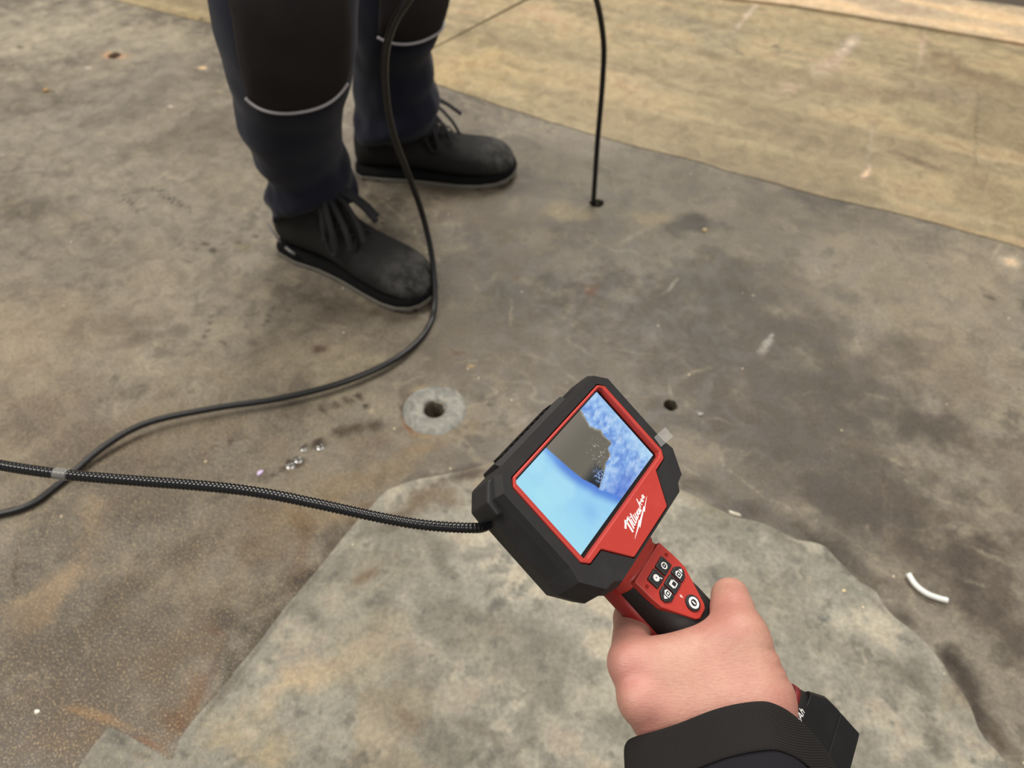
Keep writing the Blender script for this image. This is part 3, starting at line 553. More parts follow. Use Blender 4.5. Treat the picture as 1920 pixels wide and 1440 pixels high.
strokes([[(446, 662), (490, 740), (520, 800), (534, 770), (508, 690), (486, 630)], [(512, 690), (548, 745), (560, 705), (524, 605)],
         [(556, 560), (536, 575), (545, 630), (574, 660), (584, 630), (562, 560), (600, 640)], [(566, 520), (596, 585), (612, 605), (618, 575), (588, 495), (628, 570)],
         [(526, 310), (572, 410), (612, 496)], [(600, 372), (592, 420), (606, 410), (640, 440)],
         [(618, 370), (650, 340), (640, 300), (616, 318), (634, 362), (662, 372), (672, 340)], [(652, 300), (682, 268), (664, 212), (640, 232), (662, 288), (688, 288), (694, 258)]], .00064, -.0032, bm)
bolt = [(750, 245), (715, 500), (706, 605), (682, 570), (640, 760), (602, 955), (585, 900), (484, 1205), (540, 960), (572, 770), (590, 800), (640, 640), (680, 470), (700, 500)]
prism([Lg(*p) for p in bolt], -.0032, -.00345, bm=bm)
bobj('badge_lettering', bm, m_white, bez, label='white script lettering over a lightning bolt')
# handle: rubber body, red collar, rail and keypad plate
def sect(v, a, wf, wb, n=28, ex=3.2):
    out = []; wc = (wf + wb) / 2; b = (wb - wf) / 2
    for i in range(n):
        t = 2 * math.pi * i / n; c_, s_ = math.cos(t), math.sin(t)
        out.append((a * mm * math.copysign(abs(c_) ** (2 / ex), c_), v * mm, -(wc + b * math.copysign(abs(s_) ** (2 / ex), s_)) * mm))
    return out
bobj('handle', loft([sect(*q) for q in ((-44, 22, 19, 43), (-66, 20, 18.6, 43), (-90, 19.8, 16, 42), (-104, 19.5, 13.6, 41), (-116, 19, 13, 40), (-140, 16, 13, 39), (-166, 15.5, 12, 38), (-178, 17, 11.5, 38), (-190, 21, 9.5, 39), (-198, 24, 8, 40))]), m_rub, BORE, True, label='black rubber grip')
bobj('collar', loft([sect(*q) for q in ((-42, 23, 18, 44), (-52, 22.5, 17.5, 44.5), (-63.5, 21.2, 17.6, 44.2), (-64.5, 20.6, 18.4, 43.8), (-66.2, 20.4, 18.6, 43.6), (-67.5, 20.8, 17.9, 44), (-70, 20.6, 18, 43.9))]), m_red, BORE, True, label='red collar under the screen')
bobj('rail', loft([sect(*q, ex=6) for q in ((-60, 22.6, 31.5, 45.4), (-90, 22.4, 32, 45), (-120, 20.8, 33, 44), (-150, 18.2, 34, 41), (-176, 18, 34, 41))]), m_red2, BORE, True, label='red lower rail')
kw = lambda u, v: (16.2 + (v / mm + 77) * .135) * mm
kp = sym([(17.8, -67), (18.2, -80), (17.6, -88.4), (6.6, -109.2), (4.2, -111.2)])
key = bevel(bobj('keypad_plate', loft([[(u, v, -kw(u, v)) for u, v in kp], [(u * 1.06, v, -kw(u, v) - .0 - .004) for u, v in kp]][::-1]) if False else prism(kp, kw, lambda u, v: kw(u, v) + .005), m_red, BORE, label='red keypad plate'), .0008, 2)
for sx in (-1, 1):                       # tiny moulded marks beside the upper keys
    bm = bmesh.new()
    for j in range(3): strokes([[(sx * (13.2 + j * .9) * mm, -73.6 * mm), (sx * (13.2 + j * .9) * mm, -75.6 * mm)]], .0003, 0, bm, xf=lambda x, y: (x, y))
    for v_ in bm.verts: v_.co.z += -kw(v_.co.x, v_.co.y) + .0001
    bobj('moulded_mark', bm, m_red2, key)
def raise_(bm, off):
    for v_ in bm.verts: v_.co.z = -kw(v_.co.x, v_.co.y) + off + v_.co.z
    return bm
def ring2(cu, cv_, r0, r1, a0=0, a1=2 * math.pi, n=24, asp=1.):
    bm = bmesh.new(); full = abs(a1 - a0) > 6.2
    A = [a0 + (a1 - a0) * i / n for i in range(n + (0 if full else 1))]
    S = [[((cu + math.cos(t) * q) * mm, (cv_ + math.sin(t) * q) * mm, z) for q, z in ((r0, 0), (r1, 0), (r1, .0002), (r0, .0002))] for t in A]
    if full: S.append(S[0])
    return loft(S, cap=not full, bm=bm)
def poly2(pts, bm=None): return prism([(u * mm, v * mm) for u, v in pts], 0, -.0002, bm=bm)
def button(pts, icon, lab):
    b = bobj('button', raise_(prism([(u * mm, v * mm) for u, v in pts], .001, -.0012), 0), m_key, key, label=lab); bevel(b, .0006, 2)
    bmi = bmesh.new()
    for ic in icon:
        me_ = bpy.data.meshes.new('t'); ic.to_mesh(me_); ic.free(); bmi.from_mesh(me_); bpy.data.meshes.remove(me_)
    raise_(bmi, .00125); o = bobj('symbol', bmi, m_white, b)
def sq(cu, cv_, a, b): return [(cu - a, cv_ - b), (cu + a, cv_ - b), (cu + a, cv_ + b), (cu - a, cv_ + b)]
def boxring(cu, cv_, a, b, t):
    bm = bmesh.new()
    for q in (sq(cu, cv_ + b - t / 2, a, t / 2), sq(cu, cv_ - b + t / 2, a, t / 2), sq(cu - a + t / 2, cv_, t / 2, b), sq(cu + a - t / 2, cv_, t / 2, b)): poly2(q, bm)
    return bm
r1, r2 = -76.4, -86.6
button(sq(5.5, r1, 4.9, 4.1), [ring2(5.5, r1, 1.5, 2.2, .5, 2.9), ring2(5.5, r1, 1.5, 2.2, 3.6, 6.0), poly2([(3.0, r1 + .3), (4.4, r1 + .3), (3.6, r1 - 1.0)]), poly2([(6.6, r1 - .3), (8.0, r1 - .3), (7.3, r1 + 1.0)]), poly2(sq(5.5, r1, .4, .4))], 'key with white circling arrows')
button(sq(-5.5, r1, 4.9, 4.1), [ring2(-5.6, r1 + .3, .5, 2.2), poly2([(-4.2, r1 - 1.0), (-3.7, r1 - 1.0), (-2.6, r1 - 2.8), (-3.4, r1 - 3.0)])], 'key with white magnifier')
button(sq(0, r2, 4.7, 4.5), [boxring(.3, r2 - .4, 2.0, 1.9, .55), poly2(sq(-.5, r2 + 2.0, 1.9, .3)), poly2(sq(-2.2, r2 + .3, .3, 1.9))], 'key with white stacked squares')
for s in (-1, 1):
    button([(s * 5.6, r2 - 4.5), (s * 10.4, r2 - 4.5), (s * 14.0, r2 - 1.6), (s * 14.0, r2 + 1.8), (s * 10.6, r2 + 4.5), (s * 5.6, r2 + 4.5)],
           [boxring(s * 8.2, r2, 1.9, 1.9, .5), poly2(sq(s * 8.2, r2, .6 if s < 0 else .4, .6)), poly2(sq(s * 8.2 - s * 0, r2 + 2.2, .7, .3)), poly2([(s * 11.0, r2 - 1.4), (s * 12.9, r2 + .2), (s * 11.0, r2 + 1.7)])], 'pointed key with arrow and ' + ('dotted frame' if s < 0 else 'page'))
pw = (0.2, -102.6); cpts = [(pw[0] + 5.1 * math.cos(t), pw[1] + 5.1 * math.sin(t)) for t in (2 * math.pi * i / 28 for i in range(28))]
button(cpts, [ring2(*pw, 2.2, 3.6, n=32), poly2(sq(pw[0], pw[1], .42, 1.3))], 'round power key with white ring and bar')
bm = poly2([(-2.9, -94.6), (-1.9, -93.4), (-1.0, -94.4), (-1.9, -96.4)]); raise_(bm, .0001); bobj('indicator_mark', bm, mat('faint_white', (226, 180, 176), .5), key)
# foot and battery
def box_sect(v, a, wf, wb, ch=3.0):
    return [(x * mm, v * mm, -y * mm) for x, y in ((a, wf + ch), (a, wb - ch), (a - ch, wb), (-a + ch, wb), (-a, wb - ch), (-a, wf + ch), (-a + ch, wf), (a - ch, wf))]
bat = bevel(bobj('battery', loft([box_sect(*q) for q in ((-197, 22, 8.5, 40), (-207, 27, 6.2, 46), (-209, 27.3, 6.0, 47), (-218, 27.5, 5.6, 48), (-218.6, 27.2, 6.2, 47.6), (-219.6, 27.2, 6.2, 47.6), (-220.2, 27.5, 5.8, 48), (-236, 27, 5.2, 48), (-239, 24, 8, 45))]), m_blk, BORE, label='black slide-on battery pack'), .0014, 3, 25)
bobj('red_band', loft([sect(*q) for q in ((-188, 21.2, 9.0, 39.6), (-191.5, 22.2, 8.7, 40))]), mat('band_red', (112, 22, 26), .5), BORE, True)
tcv = bpy.data.curves.new('t', 'FONT'); tcv.body = '4.0Ah'; tcv.size = .0062; tcv.extrude = .0002; tcv.shear = .3; to = bpy.data.objects.new('t', tcv); COL.objects.link(to)
dg = bpy.context.evaluated_depsgraph_get(); me = bpy.data.meshes.new_from_object(to.evaluated_get(dg)); bpy.data.objects.remove(to)
o = link('capacity_lettering', me, m_white, bat, label='white capacity lettering'); o.location = (-.010, -.1965, -.0082)

# ------------------------------------------------------------------ cables
m_cab = mat('black_cable', (19, 19, 21), .34, **{'Specular IOR Level': .45})
m_con = mat('black_conduit', (15, 15, 17), .2, **{'Specular IOR Level': .45})
CAB = empty('probe_cable', P(910, 988, .40), label='long black camera cable, ribbed near the hand tool and smooth where it crosses the floor', cat='cable')
cpos = CAB.location.copy()
def dev(u, v, w_): return CM @ DM @ Vector((u * mm, v * mm, -w_ * mm))
con = [dev(-58, 19, 21), dev(-66, 19.3, 21), P(880, 990, .388), P(800, 985, .382), P(720, 972, .38), P(600, 946, .378), P(500, 926, .378), P(400, 913, .378), P(250, 901, .378), P(115, 889, .378), P(0, 872, .38), P(-120, 846, .385), P(-240, 830, .40), P(-380, 850, .46), P(-440, 920, .56)]
cp = resample(catmull(con, 10), .0007)
bobj('ribbed_conduit', tube([p - cpos for p in cp], lambda i: .00285 if i % 3 else .00235, 14), m_con, CAB, True, label='ribbed flexible conduit')
i0 = min(range(len(cp)), key=lambda i: (cp[i] - P(115, 889, .378)).length)
m_tape = mat('clear_tape', (190, 190, 184), .35); nt(m_tape).b.inputs['Alpha'].default_value = .26
bobj('tape_band', tube([cp[j] - cpos for j in range(i0 - 5, i0 + 6)], .0031, 14), m_tape, CAB, True, label='clear tape band')
r = .0046
fl = lambda px, py, h=r: G(px, py, h)
cab = [cp[-1], P(-330, 1000, .72), fl(-170, 985, .02), fl(-60, 977), fl(0, 964), fl(58, 946), fl(120, 900), fl(200, 834, .012), fl(280, 792, .016), fl(400, 766, .016), fl(520, 748, .014), fl(640, 718, .012), fl(735, 677, .01), fl(788, 635), fl(812, 592), fl(815, 540, .03), fl(808, 470, .075), P(790, 395, 1.14), P(765, 325, 1.06), P(740, 260, 1.0), P(725, 190, .94), P(722, 110, .88), P(736, 50, .83), P(765, 0, .79), P(830, -90, .76), P(960, -150, .80), P(1060, -110, .92), P(1112, -20, 1.06), P(1131, 70, 1.16), P(1130, 150, 1.22)]
hb = G(1112, 381); cab += [P(1120, 270, 1.30), Vector((hb.x, hb.y, .012)), Vector((hb.x + .001, hb.y + .003, -.07))]
bobj('smooth_cable', tube([p - cpos for p in resample(catmull(cab, 10), .006)], r, 14), m_cab, CAB, True, label='smooth round cable')
dd_ = (cp[-1] - cp[-4]).normalized(); bobj('coupling', tube([cp[-1] - cpos - dd_ * .02, cp[-1] - cpos - dd_ * .018, cp[-1] - cpos + dd_ * .012, cp[-1] - cpos + dd_ * .014], lambda i: .004 if i in (0, 3) else .0062, 16), m_blk, CAB, False)

# ------------------------------------------------------------------ holding hand and sleeve (the person behind the camera)
m_skin = mat('skin', (206, 152, 132), .48); k = nt(m_skin); tc = k.n('ShaderNodeTexCoord'); co = tc.outputs['Object']
co_skin = co; n1 = k.noise(co, 28, 5, .6).outputs[0]; n2 = k.noise(co, 420, 4, .7).outputs[0]
c = k.mix(k.rng(n1, .35, .7), (181, 138, 120), (174, 120, 107)); c = k.mix(k.rng(n2, .4, .75, 0., .22), c, (146, 86, 76)); c = k.mix(k.rng(k.noise(co, 12, 2).outputs[0], .5, .72, 0., .45), c, (158, 100, 98))
SKIN_C = c; SKIN_K = k; k.l(c, k.b.inputs['Base Color']); k.b.inputs['Subsurface Weight'].default_value = .12; k.b.inputs['Subsurface Radius'].default_value = (.006, .0025, .0015); k.b.inputs['Subsurface Scale'].default_value = 1.
mp = k.n('ShaderNodeMapping'); mp.inputs['Rotation'].default_value = (.3, .2, .55); mp.inputs['Scale'].default_value = (1, 4, 1); k.l(co, mp.inputs[0])
add_bump(k, k.math('ADD', k.noise(mp.outputs[0], 260, 4, .6).outputs[0], k.math('MULTIPLY', n2, .6)), .42, .0008)
HOLD = empty('person', P(1330, 1280, .41), label='left hand in a dark twill jacket sleeve, gripping the red and black inspection camera', cat='person')
def K(px, py, z): return np.array([(px - 960) / F * z, (720 - py) / F * z, z])
DMn = np.array(DM)
def L(u, v, w_):
    q = DMn @ np.array([u * mm, v * mm, -w_ * mm, 1]); return np.array([q[0], q[1], -q[2]])
h = .0013; lo = np.array([.045, -.265, .325]); hi = np.array([.175, -.105, .492]); p = grid(lo, hi, h)
I0, M0, R0, K0 = K(1183, 1243, .418), K(1204, 1311, .406), K(1230, 1352, .410), K(1266, 1388, .418)
Wa, Wb = K(1425, 1350, .404), K(1330, 1400, .402)
d = sd_cone(p, I0, K(1405, 1315, .403), .0126, .0165)
d = smin(d, sd_cone(p, M0, K(1380, 1355, .398), .0128, .0165), .012)
d = smin(d, sd_cone(p, R0, K(1350, 1385, .400), .0118, .0165), .012)
d = smin(d, sd_cone(p, K0, Wb, .0108, .017), .012)
d = smin(d, sd_cone(p, Wa, K(1470, 1560, .37), .0185, .021), .012); d = smin(d, sd_cone(p, Wb, K(1390, 1600, .365), .018, .022), .012)
d = smin(d, sd_cone(p, K(1245, 1243, .417), K(1370, 1212, .420), .0142, .0165), .012)          # web between thumb and index
d = smin(d, sd_cone(p, K(1300, 1290, .418), K(1390, 1290, .414), .018, .018), .012)            # palm body
th = sd_cone(p, K(1423, 1302, .408), K(1385, 1197, .421), .0168, .0158)
d = smin(d, th, .012)
th2 = smin(sd_cone(p, K(1385, 1197, .421), K(1373, 1143, .438), .0155, .0122), sd_cone(p, K(1373, 1143, .438), K(1369, 1119, .449), .0122, .0116), .004)
d = smin(d, th2, .006)
for kk, rk in ((I0, .0068), (M0, .0072), (R0, .006)):                                          # knuckle bosses
    d = smin(d, sd_ell(p, kk + np.array([-.003, .002, -.0075]), (rk, rk, rk * .8)), .008)
fing = None
for a, b, c_, e, rr in ((I0, K(1187, 1160, .460), L(12, -98, 56), L(17, -101, 47), .0122), (M0, L(-9, -117, 57), L(14, -118, 55), L(19, -119, 46), .0125), (R0, L(-9, -137, 55), L(12, -137, 53), L(17, -137, 45), .0118), (K0, L(-10, -155, 52), L(8, -154, 50), L(12, -153, 43), .0105)):
    f_ = smin(smin(sd_cone(p, a, b, rr, rr * .95), sd_cone(p, b, c_, rr * .95, rr * .85), .004), sd_cone(p, c_, e, rr * .85, rr * .72), .004)
    fing = f_ if fing is None else smin(fing, f_, .0015)
d = smin(d, fing, .005)
# fold creases at the thumb base
for cx, cy, cz in ((1446, 1219, .408), (1457, 1246, .407), (1468, 1268, .405)):
    q = K(cx, cy, cz); d = d + .0009 * np.exp(-(((p - q) @ np.array([.35, .9, 0])) / .0016) ** 2) * np.exp(-np.sum((p - q) ** 2, -1) / .012 ** 2)
for kk, R0_, op_ in ((I0, .024, .55), (M0, .024, .5), (R0, .022, .45), (K(1372, 1120, .448), .014, .25)):   # redder skin over the knuckles
    q = CM @ Vector((kk[0], kk[1], -(kk[2] - .006))) - HOLD.location
    dn = SKIN_K.n('ShaderNodeVectorMath', operation='DISTANCE'); SKIN_K.l(co_skin, dn.inputs[0]); dn.inputs[1].default_value = q
    SKIN_C = SKIN_K.mix(SKIN_K.rng(dn.outputs['Value'], R0_, .002, 0., op_), SKIN_C, (176, 106, 102))
SKIN_K.l(SKIN_C, SKIN_K.b.inputs['Base Color'])
V, Fc = surface_nets(d, lo, h); V[:, 2] *= -1
V = (np.array(CM) @ np.c_[V, np.ones(len(V))].T).T[:, :3] - np.array(HOLD.location)
sdf_obj('hand', V, Fc, m_skin, HOLD, 2, label='bare left hand with the thumb raised along the grip')
# thumb nail on the far side of the tip
nb = K(1400, 1122, .452)
# sleeve: stiff cuff band, then the sleeve body tucked below its edge
m_twill = mat('dark_twill', (44, 41, 40), .85); k = nt(m_twill); tc = k.n('ShaderNodeTexCoord'); mp = k.n('ShaderNodeMapping'); mp.inputs['Rotation'].default_value = (.0, .0, .35); k.l(tc.outputs['Object'], mp.inputs[0])
dt = k.n('ShaderNodeVectorMath', operation='DOT_PRODUCT'); k.l(tc.outputs['Object'], dt.inputs[0]); dt.inputs[1].default_value = Vector((.38, .72, .55)).normalized() * (2 * math.pi / .00098)
sn = k.rng(k.math('SINE', dt.outputs['Value']), -1, 1)
k.l(k.mix(sn, (22, 20, 20), (40, 37, 36)), k.b.inputs['Base Color']); add_bump(k, sn, .5, .0004); k.b.inputs['Specular IOR Level'].default_value = .2
m_in = mat('inner_sleeve', (26, 25, 30), .9); nt(m_in).b.inputs['Specular IOR Level'].default_value = .2
def sleeve_ring(cx, cy, z, rx, ry, tilt, wav=0, seed=0, n=64, dz=.25):
    out = []
    for i in range(n):
        t = 2 * math.pi * i / n; a = rx * math.copysign(abs(math.cos(t)) ** .9, math.cos(t)); b = ry * math.sin(t)
        rr = 1 + wav * mnoise.noise(Vector((math.cos(t) * 1.5, math.sin(t) * 1.5, seed)))
        x = a * rr * math.cos(tilt) - b * rr * math.sin(tilt) * .5; y = (a * rr * math.sin(tilt) + b * rr * math.cos(tilt))
        c_ = K(cx, cy, z); out.append(CM @ Vector((c_[0] + x, c_[1] + y * .75, -(c_[2] - y * dz * .6))) - HOLD.location)
    return out
RIM = [(1170, 1402, .402), (1182, 1384, .398), (1228, 1370, .391), (1275, 1355, .386), (1348, 1327, .380), (1421, 1314, .378), (1458, 1321, .380), (1490, 1341, .384), (1524, 1376, .390), (1554, 1416, .397), (1572, 1452, .405), (1562, 1490, .418), (1500, 1520, .430), (1400, 1525, .436), (1290, 1505, .436), (1210, 1462, .426), (1174, 1424, .412)]
cen_ = np.mean([K(*q) for q in RIM], 0)
def cuff_ring(dy, dz, sc, dx=0., wav=.0, seed=0):
    pts = [Vector(K(px + dx, py + dy, z)) for px, py, z in RIM]; n = len(pts); pts = pts[-2:] + pts + pts[:2]; c_ = sum(pts[2:-2], Vector()) / n
    out = []
    for q in resample(catmull(pts, 6)[12:-12] + [catmull(pts, 6)[-12]], .0001)[:0] or catmull(pts, 6)[12:-12]:
        v = c_ + (q - c_) * (sc + wav * mnoise.noise(Vector((q.x * 40, q.y * 40, seed)))); out.append(CM @ Vector((v.x, v.y, -(v.z - dz))) - HOLD.location)
    return out
cr = [(50, .008, .93), (4, .001, .955), (0, 0, .985), (-1, 0, 1.0), (3, .0006, 1.012), (28, .004, 1.02), (52, .0075, 1.026), (70, .0105, 1.03), (75, .0112, 1.026), (75, .0112, 1.0), (55, .008, .985)]
subsurf(bobj('cuff', loft([cuff_ring(a_, b_, c_, a_ * .06, .012, 4) for a_, b_, c_ in cr], cap=False), m_twill, HOLD, True, label='stiff dark twill cuff'), 1)
body = [cuff_ring(45, .008, .965, 3, .01, 4), cuff_ring(72, .011, .985, 5, .03, 6), cuff_ring(110, .018, 1.02, 8, .05, 7), cuff_ring(180, .035, 1.05, 14, .06, 7), cuff_ring(330, .060, 1.1, 30, .06, 8), cuff_ring(700, .11, 1.2, 80, .05, 9), cuff_ring(1500, .17, 1.3, 240, .05, 9)]
subsurf(bobj('sleeve', loft(body), m_in, HOLD, True, label='dark jacket sleeve'), 1)

# ------------------------------------------------------------------ standing worker: trousers, knee patches, safety shoes
WORK = empty('person', G(700, 420), label='standing worker in navy work trousers with black knee patches and black safety shoes', cat='person')
wl0 = np.array(WORK.location)
m_navy = mat('navy_cloth', (20, 22, 36), .9); k = nt(m_navy); tc = k.n('ShaderNodeTexCoord'); n = k.noise(tc.outputs['Object'], 700, 3).outputs[0]
k.l(k.mix(k.noise(tc.outputs['Object'], 9, 4).outputs[0], (15, 17, 29), (25, 28, 45)), k.b.inputs['Base Color']); add_bump(k, n, .3, .001); k.b.inputs['Specular IOR Level'].default_value = .15; k.b.inputs['Sheen Weight'].default_value = .08
m_patch = mat('knee_cloth', (30, 27, 29), .92); k = nt(m_patch); tc = k.n('ShaderNodeTexCoord'); n = k.noise(tc.outputs['Object'], 900, 2).outputs[0]
k.l(k.mix(k.noise(tc.outputs['Object'], 14, 4).outputs[0], (30, 27, 29), (46, 42, 42)), k.b.inputs['Base Color']); add_bump(k, n, .4, .001); k.b.inputs['Specular IOR Level'].default_value = .15
m_pipe = mat('grey_piping', (150, 146, 150), .5)
# leg rows: (left px, right px, row, depth)
NEAR = [(511, 664, 392, 1.225), (505, 666, 372, 1.215), (509, 658, 330, 1.175), (476, 637, 272, 1.11), (447, 636, 212, 1.04), (430, 652, 130, .965), (410, 660, 50, .905), (400, 664, -30, .86)]
FAR = [(672, 814, 262, 1.375), (671, 816, 240, 1.36), (668, 822, 190, 1.315), (666, 812, 130, 1.255), (660, 804, 82, 1.205), (654, 824, 30, 1.15), (650, 836, -30, 1.10)]
def chain(rows): return [(np.array(P((l + r_) / 2, y, z)), (r_ - l) / 2 * z / F) for l, r_, y, z in rows]
cn_, cf_ = chain(NEAR), chain(FAR)
hipc = (cn_[-1][0] + cf_[-1][0]) / 2; hip = lambda a: np.array([*(a[:2] * .72 + hipc[:2] * .28), .88])
cn_.append((hip(cn_[-1][0]), .095)); cf_.append((hip(cf_[-1][0]), .095))
h = .006; allp = np.array([c_[0] for c_ in cn_ + cf_]); lo = allp.min(0) - .13; hi = allp.max(0) + .12; lo[2] = .02; hi[2] = .99; p = grid(lo, hi, h)
d = None
for ch_, sd_ in ((cn_, 1), (cf_, 2)):
    dl = None
    for (a, ra), (b, rb) in zip(ch_, ch_[1:]):
        q = sd_cone(p, a, b, ra * .97, rb * .97); dl = q if dl is None else smin(dl, q, .02)
    hem = ch_[0][0]; tilt = np.array([-.30, .55, 1.0]) if sd_ == 1 else np.array([-.22, .45, 1.0]); tilt /= np.linalg.norm(tilt)
    dl = np.maximum(dl, -((p - (hem - np.array([0, 0, .002]))) @ tilt))
    hz = p[..., 2] - hem[2]; ang = np.arctan2(p[..., 1] - hem[1], p[..., 0] - hem[0])
    # sagging folds: strongest above the hem and behind the knee
    wz = vnoise(np.cos(ang) * 1.2 + 3 * sd_, hz * 6 + np.sin(ang) * 1.2, 1.3, 200 + sd_, 3)
    dl = dl + .006 * np.exp(-np.abs(hz) / .09) * np.sin(hz * 95 - 1.7 * ang + 5 * wz) + .012 * (wz - .5) * np.clip(hz * 10, 0, 1)
    d = dl if d is None else smin(d, dl, .012)
d = smin(d, sd_ell(p, (hipc[0], hipc[1], .95), (.175, .125, .14)), .08); d = np.maximum(d, p[..., 2] - .97)
V, Fc = surface_nets(d, lo, h)
tro = sdf_obj('trousers', V - wl0, Fc, m_navy, WORK, 1, label='navy work trousers')
bvh = BVHTree.FromPolygons([Vector(v - wl0) for v in V], [list(f) for f in Fc if (f >= 0).all()])
def leg_axis(ch_, z):
    pts = [c_[0] for c_ in ch_]; zs = [q[2] for q in pts]; return Vector((np.interp(z, zs, [q[0] for q in pts]), np.interp(z, zs, [q[1] for q in pts]), z)) - Vector(wl0)
def on_leg(ch_, ang, z, off):
    o = leg_axis(ch_, z); dr = Vector((math.cos(ang), math.sin(ang), 0)); hit = bvh.ray_cast(o + dr * .125, -dr)
    return (hit[0] if hit[0] is not None else o + dr * .08) + dr * off
def knee(ch_, a0, a1, zb, zt, lab):
    na, nz = 26, 22; A = [a0 + (a1 - a0) * i / (na - 1) for i in range(na)]
    def zlow(i): s = abs(2 * i / (na - 1) - 1); return zb + .016 * s ** 3
    top = []; bm = bmesh.new()
    for j in range(nz):
        row = []
        for i, a in enumerate(A):
            z = zlow(i) + (zt - zlow(i)) * j / (nz - 1); e = min(i, na - 1 - i, j + .5, 3) / 3
            row.append(bm.verts.new(on_leg(ch_, a, z, .002 + .005 * e + .0015 * mnoise.noise(Vector((a * 3, z * 40, 1))))))
        top.append(row)
    for r0_, r1_ in zip(top, top[1:]):
        for i in range(na - 1): bm.faces.new((r0_[i], r0_[i + 1], r1_[i + 1], r1_[i]))
    o = bobj('knee_patch', bm, m_patch, tro, True, label=lab); s = o.modifiers.new('s', 'SOLIDIFY'); s.thickness = .008; s.offset = -1
    pts = [on_leg(ch_, a, zlow(i) - .001, .0045) for i, a in enumerate(A)]
    bobj('piping', tube(catmull(pts, 3), .0021, 8), m_pipe, tro, True, label='pale reflective piping')
def zat(ch_, row, rows):                # height of the leg axis where a row was measured
    ys = [q[2] for q in rows]; return float(np.interp(-row, [-y for y in ys], [c_[0][2] for c_ in ch_[:len(ys)]]))
knee(cn_, math.radians(-118), math.radians(-24), zat(cn_, 250, NEAR) + .105, .66, 'black knee patch')
knee(cf_, math.radians(-102), math.radians(24), zat(cf_, 118, FAR) + .082, .68, 'black knee patch, half hidden')

# shoes: x forward from the heel, y to the wearer's left, z up
m_lea = mat('black_nubuck', (40, 39, 38), .8); k = nt(m_lea); tc = k.n('ShaderNodeTexCoord'); co = tc.outputs['Object']; sx = k.n('ShaderNodeSeparateXYZ'); k.l(co, sx.inputs[0])
n = k.noise(co, 40, 5, .65).outputs[0]; dust = k.math('MULTIPLY', k.rng(sx.outputs[0], .215, .285), k.rng(n, .34, .62))
c = k.mix(k.noise(co, 16, 3).outputs[0], (21, 20, 20), (35, 34, 33)); c = k.mix(k.math('MULTIPLY', dust, .5), c, (92, 91, 89)); k.l(c, k.b.inputs['Base Color'])
add_bump(k, k.noise(co, 500, 3).outputs[0], .35, .001); k.b.inputs['Specular IOR Level'].default_value = .25
m_mid = mat('black_midsole', (11, 11, 12), .9, **{'Specular IOR Level': .15}); m_out = mat('grey_outsole', (104, 100, 92), .8); m_lace = mat('black_lace', (20, 19, 22), .85); m_trim = mat('grey_trim', (110, 108, 106), .45)
XS = [-.004, .008, .03, .06, .09, .12, .15, .18, .21, .24, .265, .285, .298, .304]
HS = [.070, .112, .146, .156, .152, .132, .104, .084, .073, .069, .066, .058, .045, .033]
WS = [.014, .029, .036, .0375, .037, .038, .042, .047, .050, .0505, .047, .039, .027, .012]
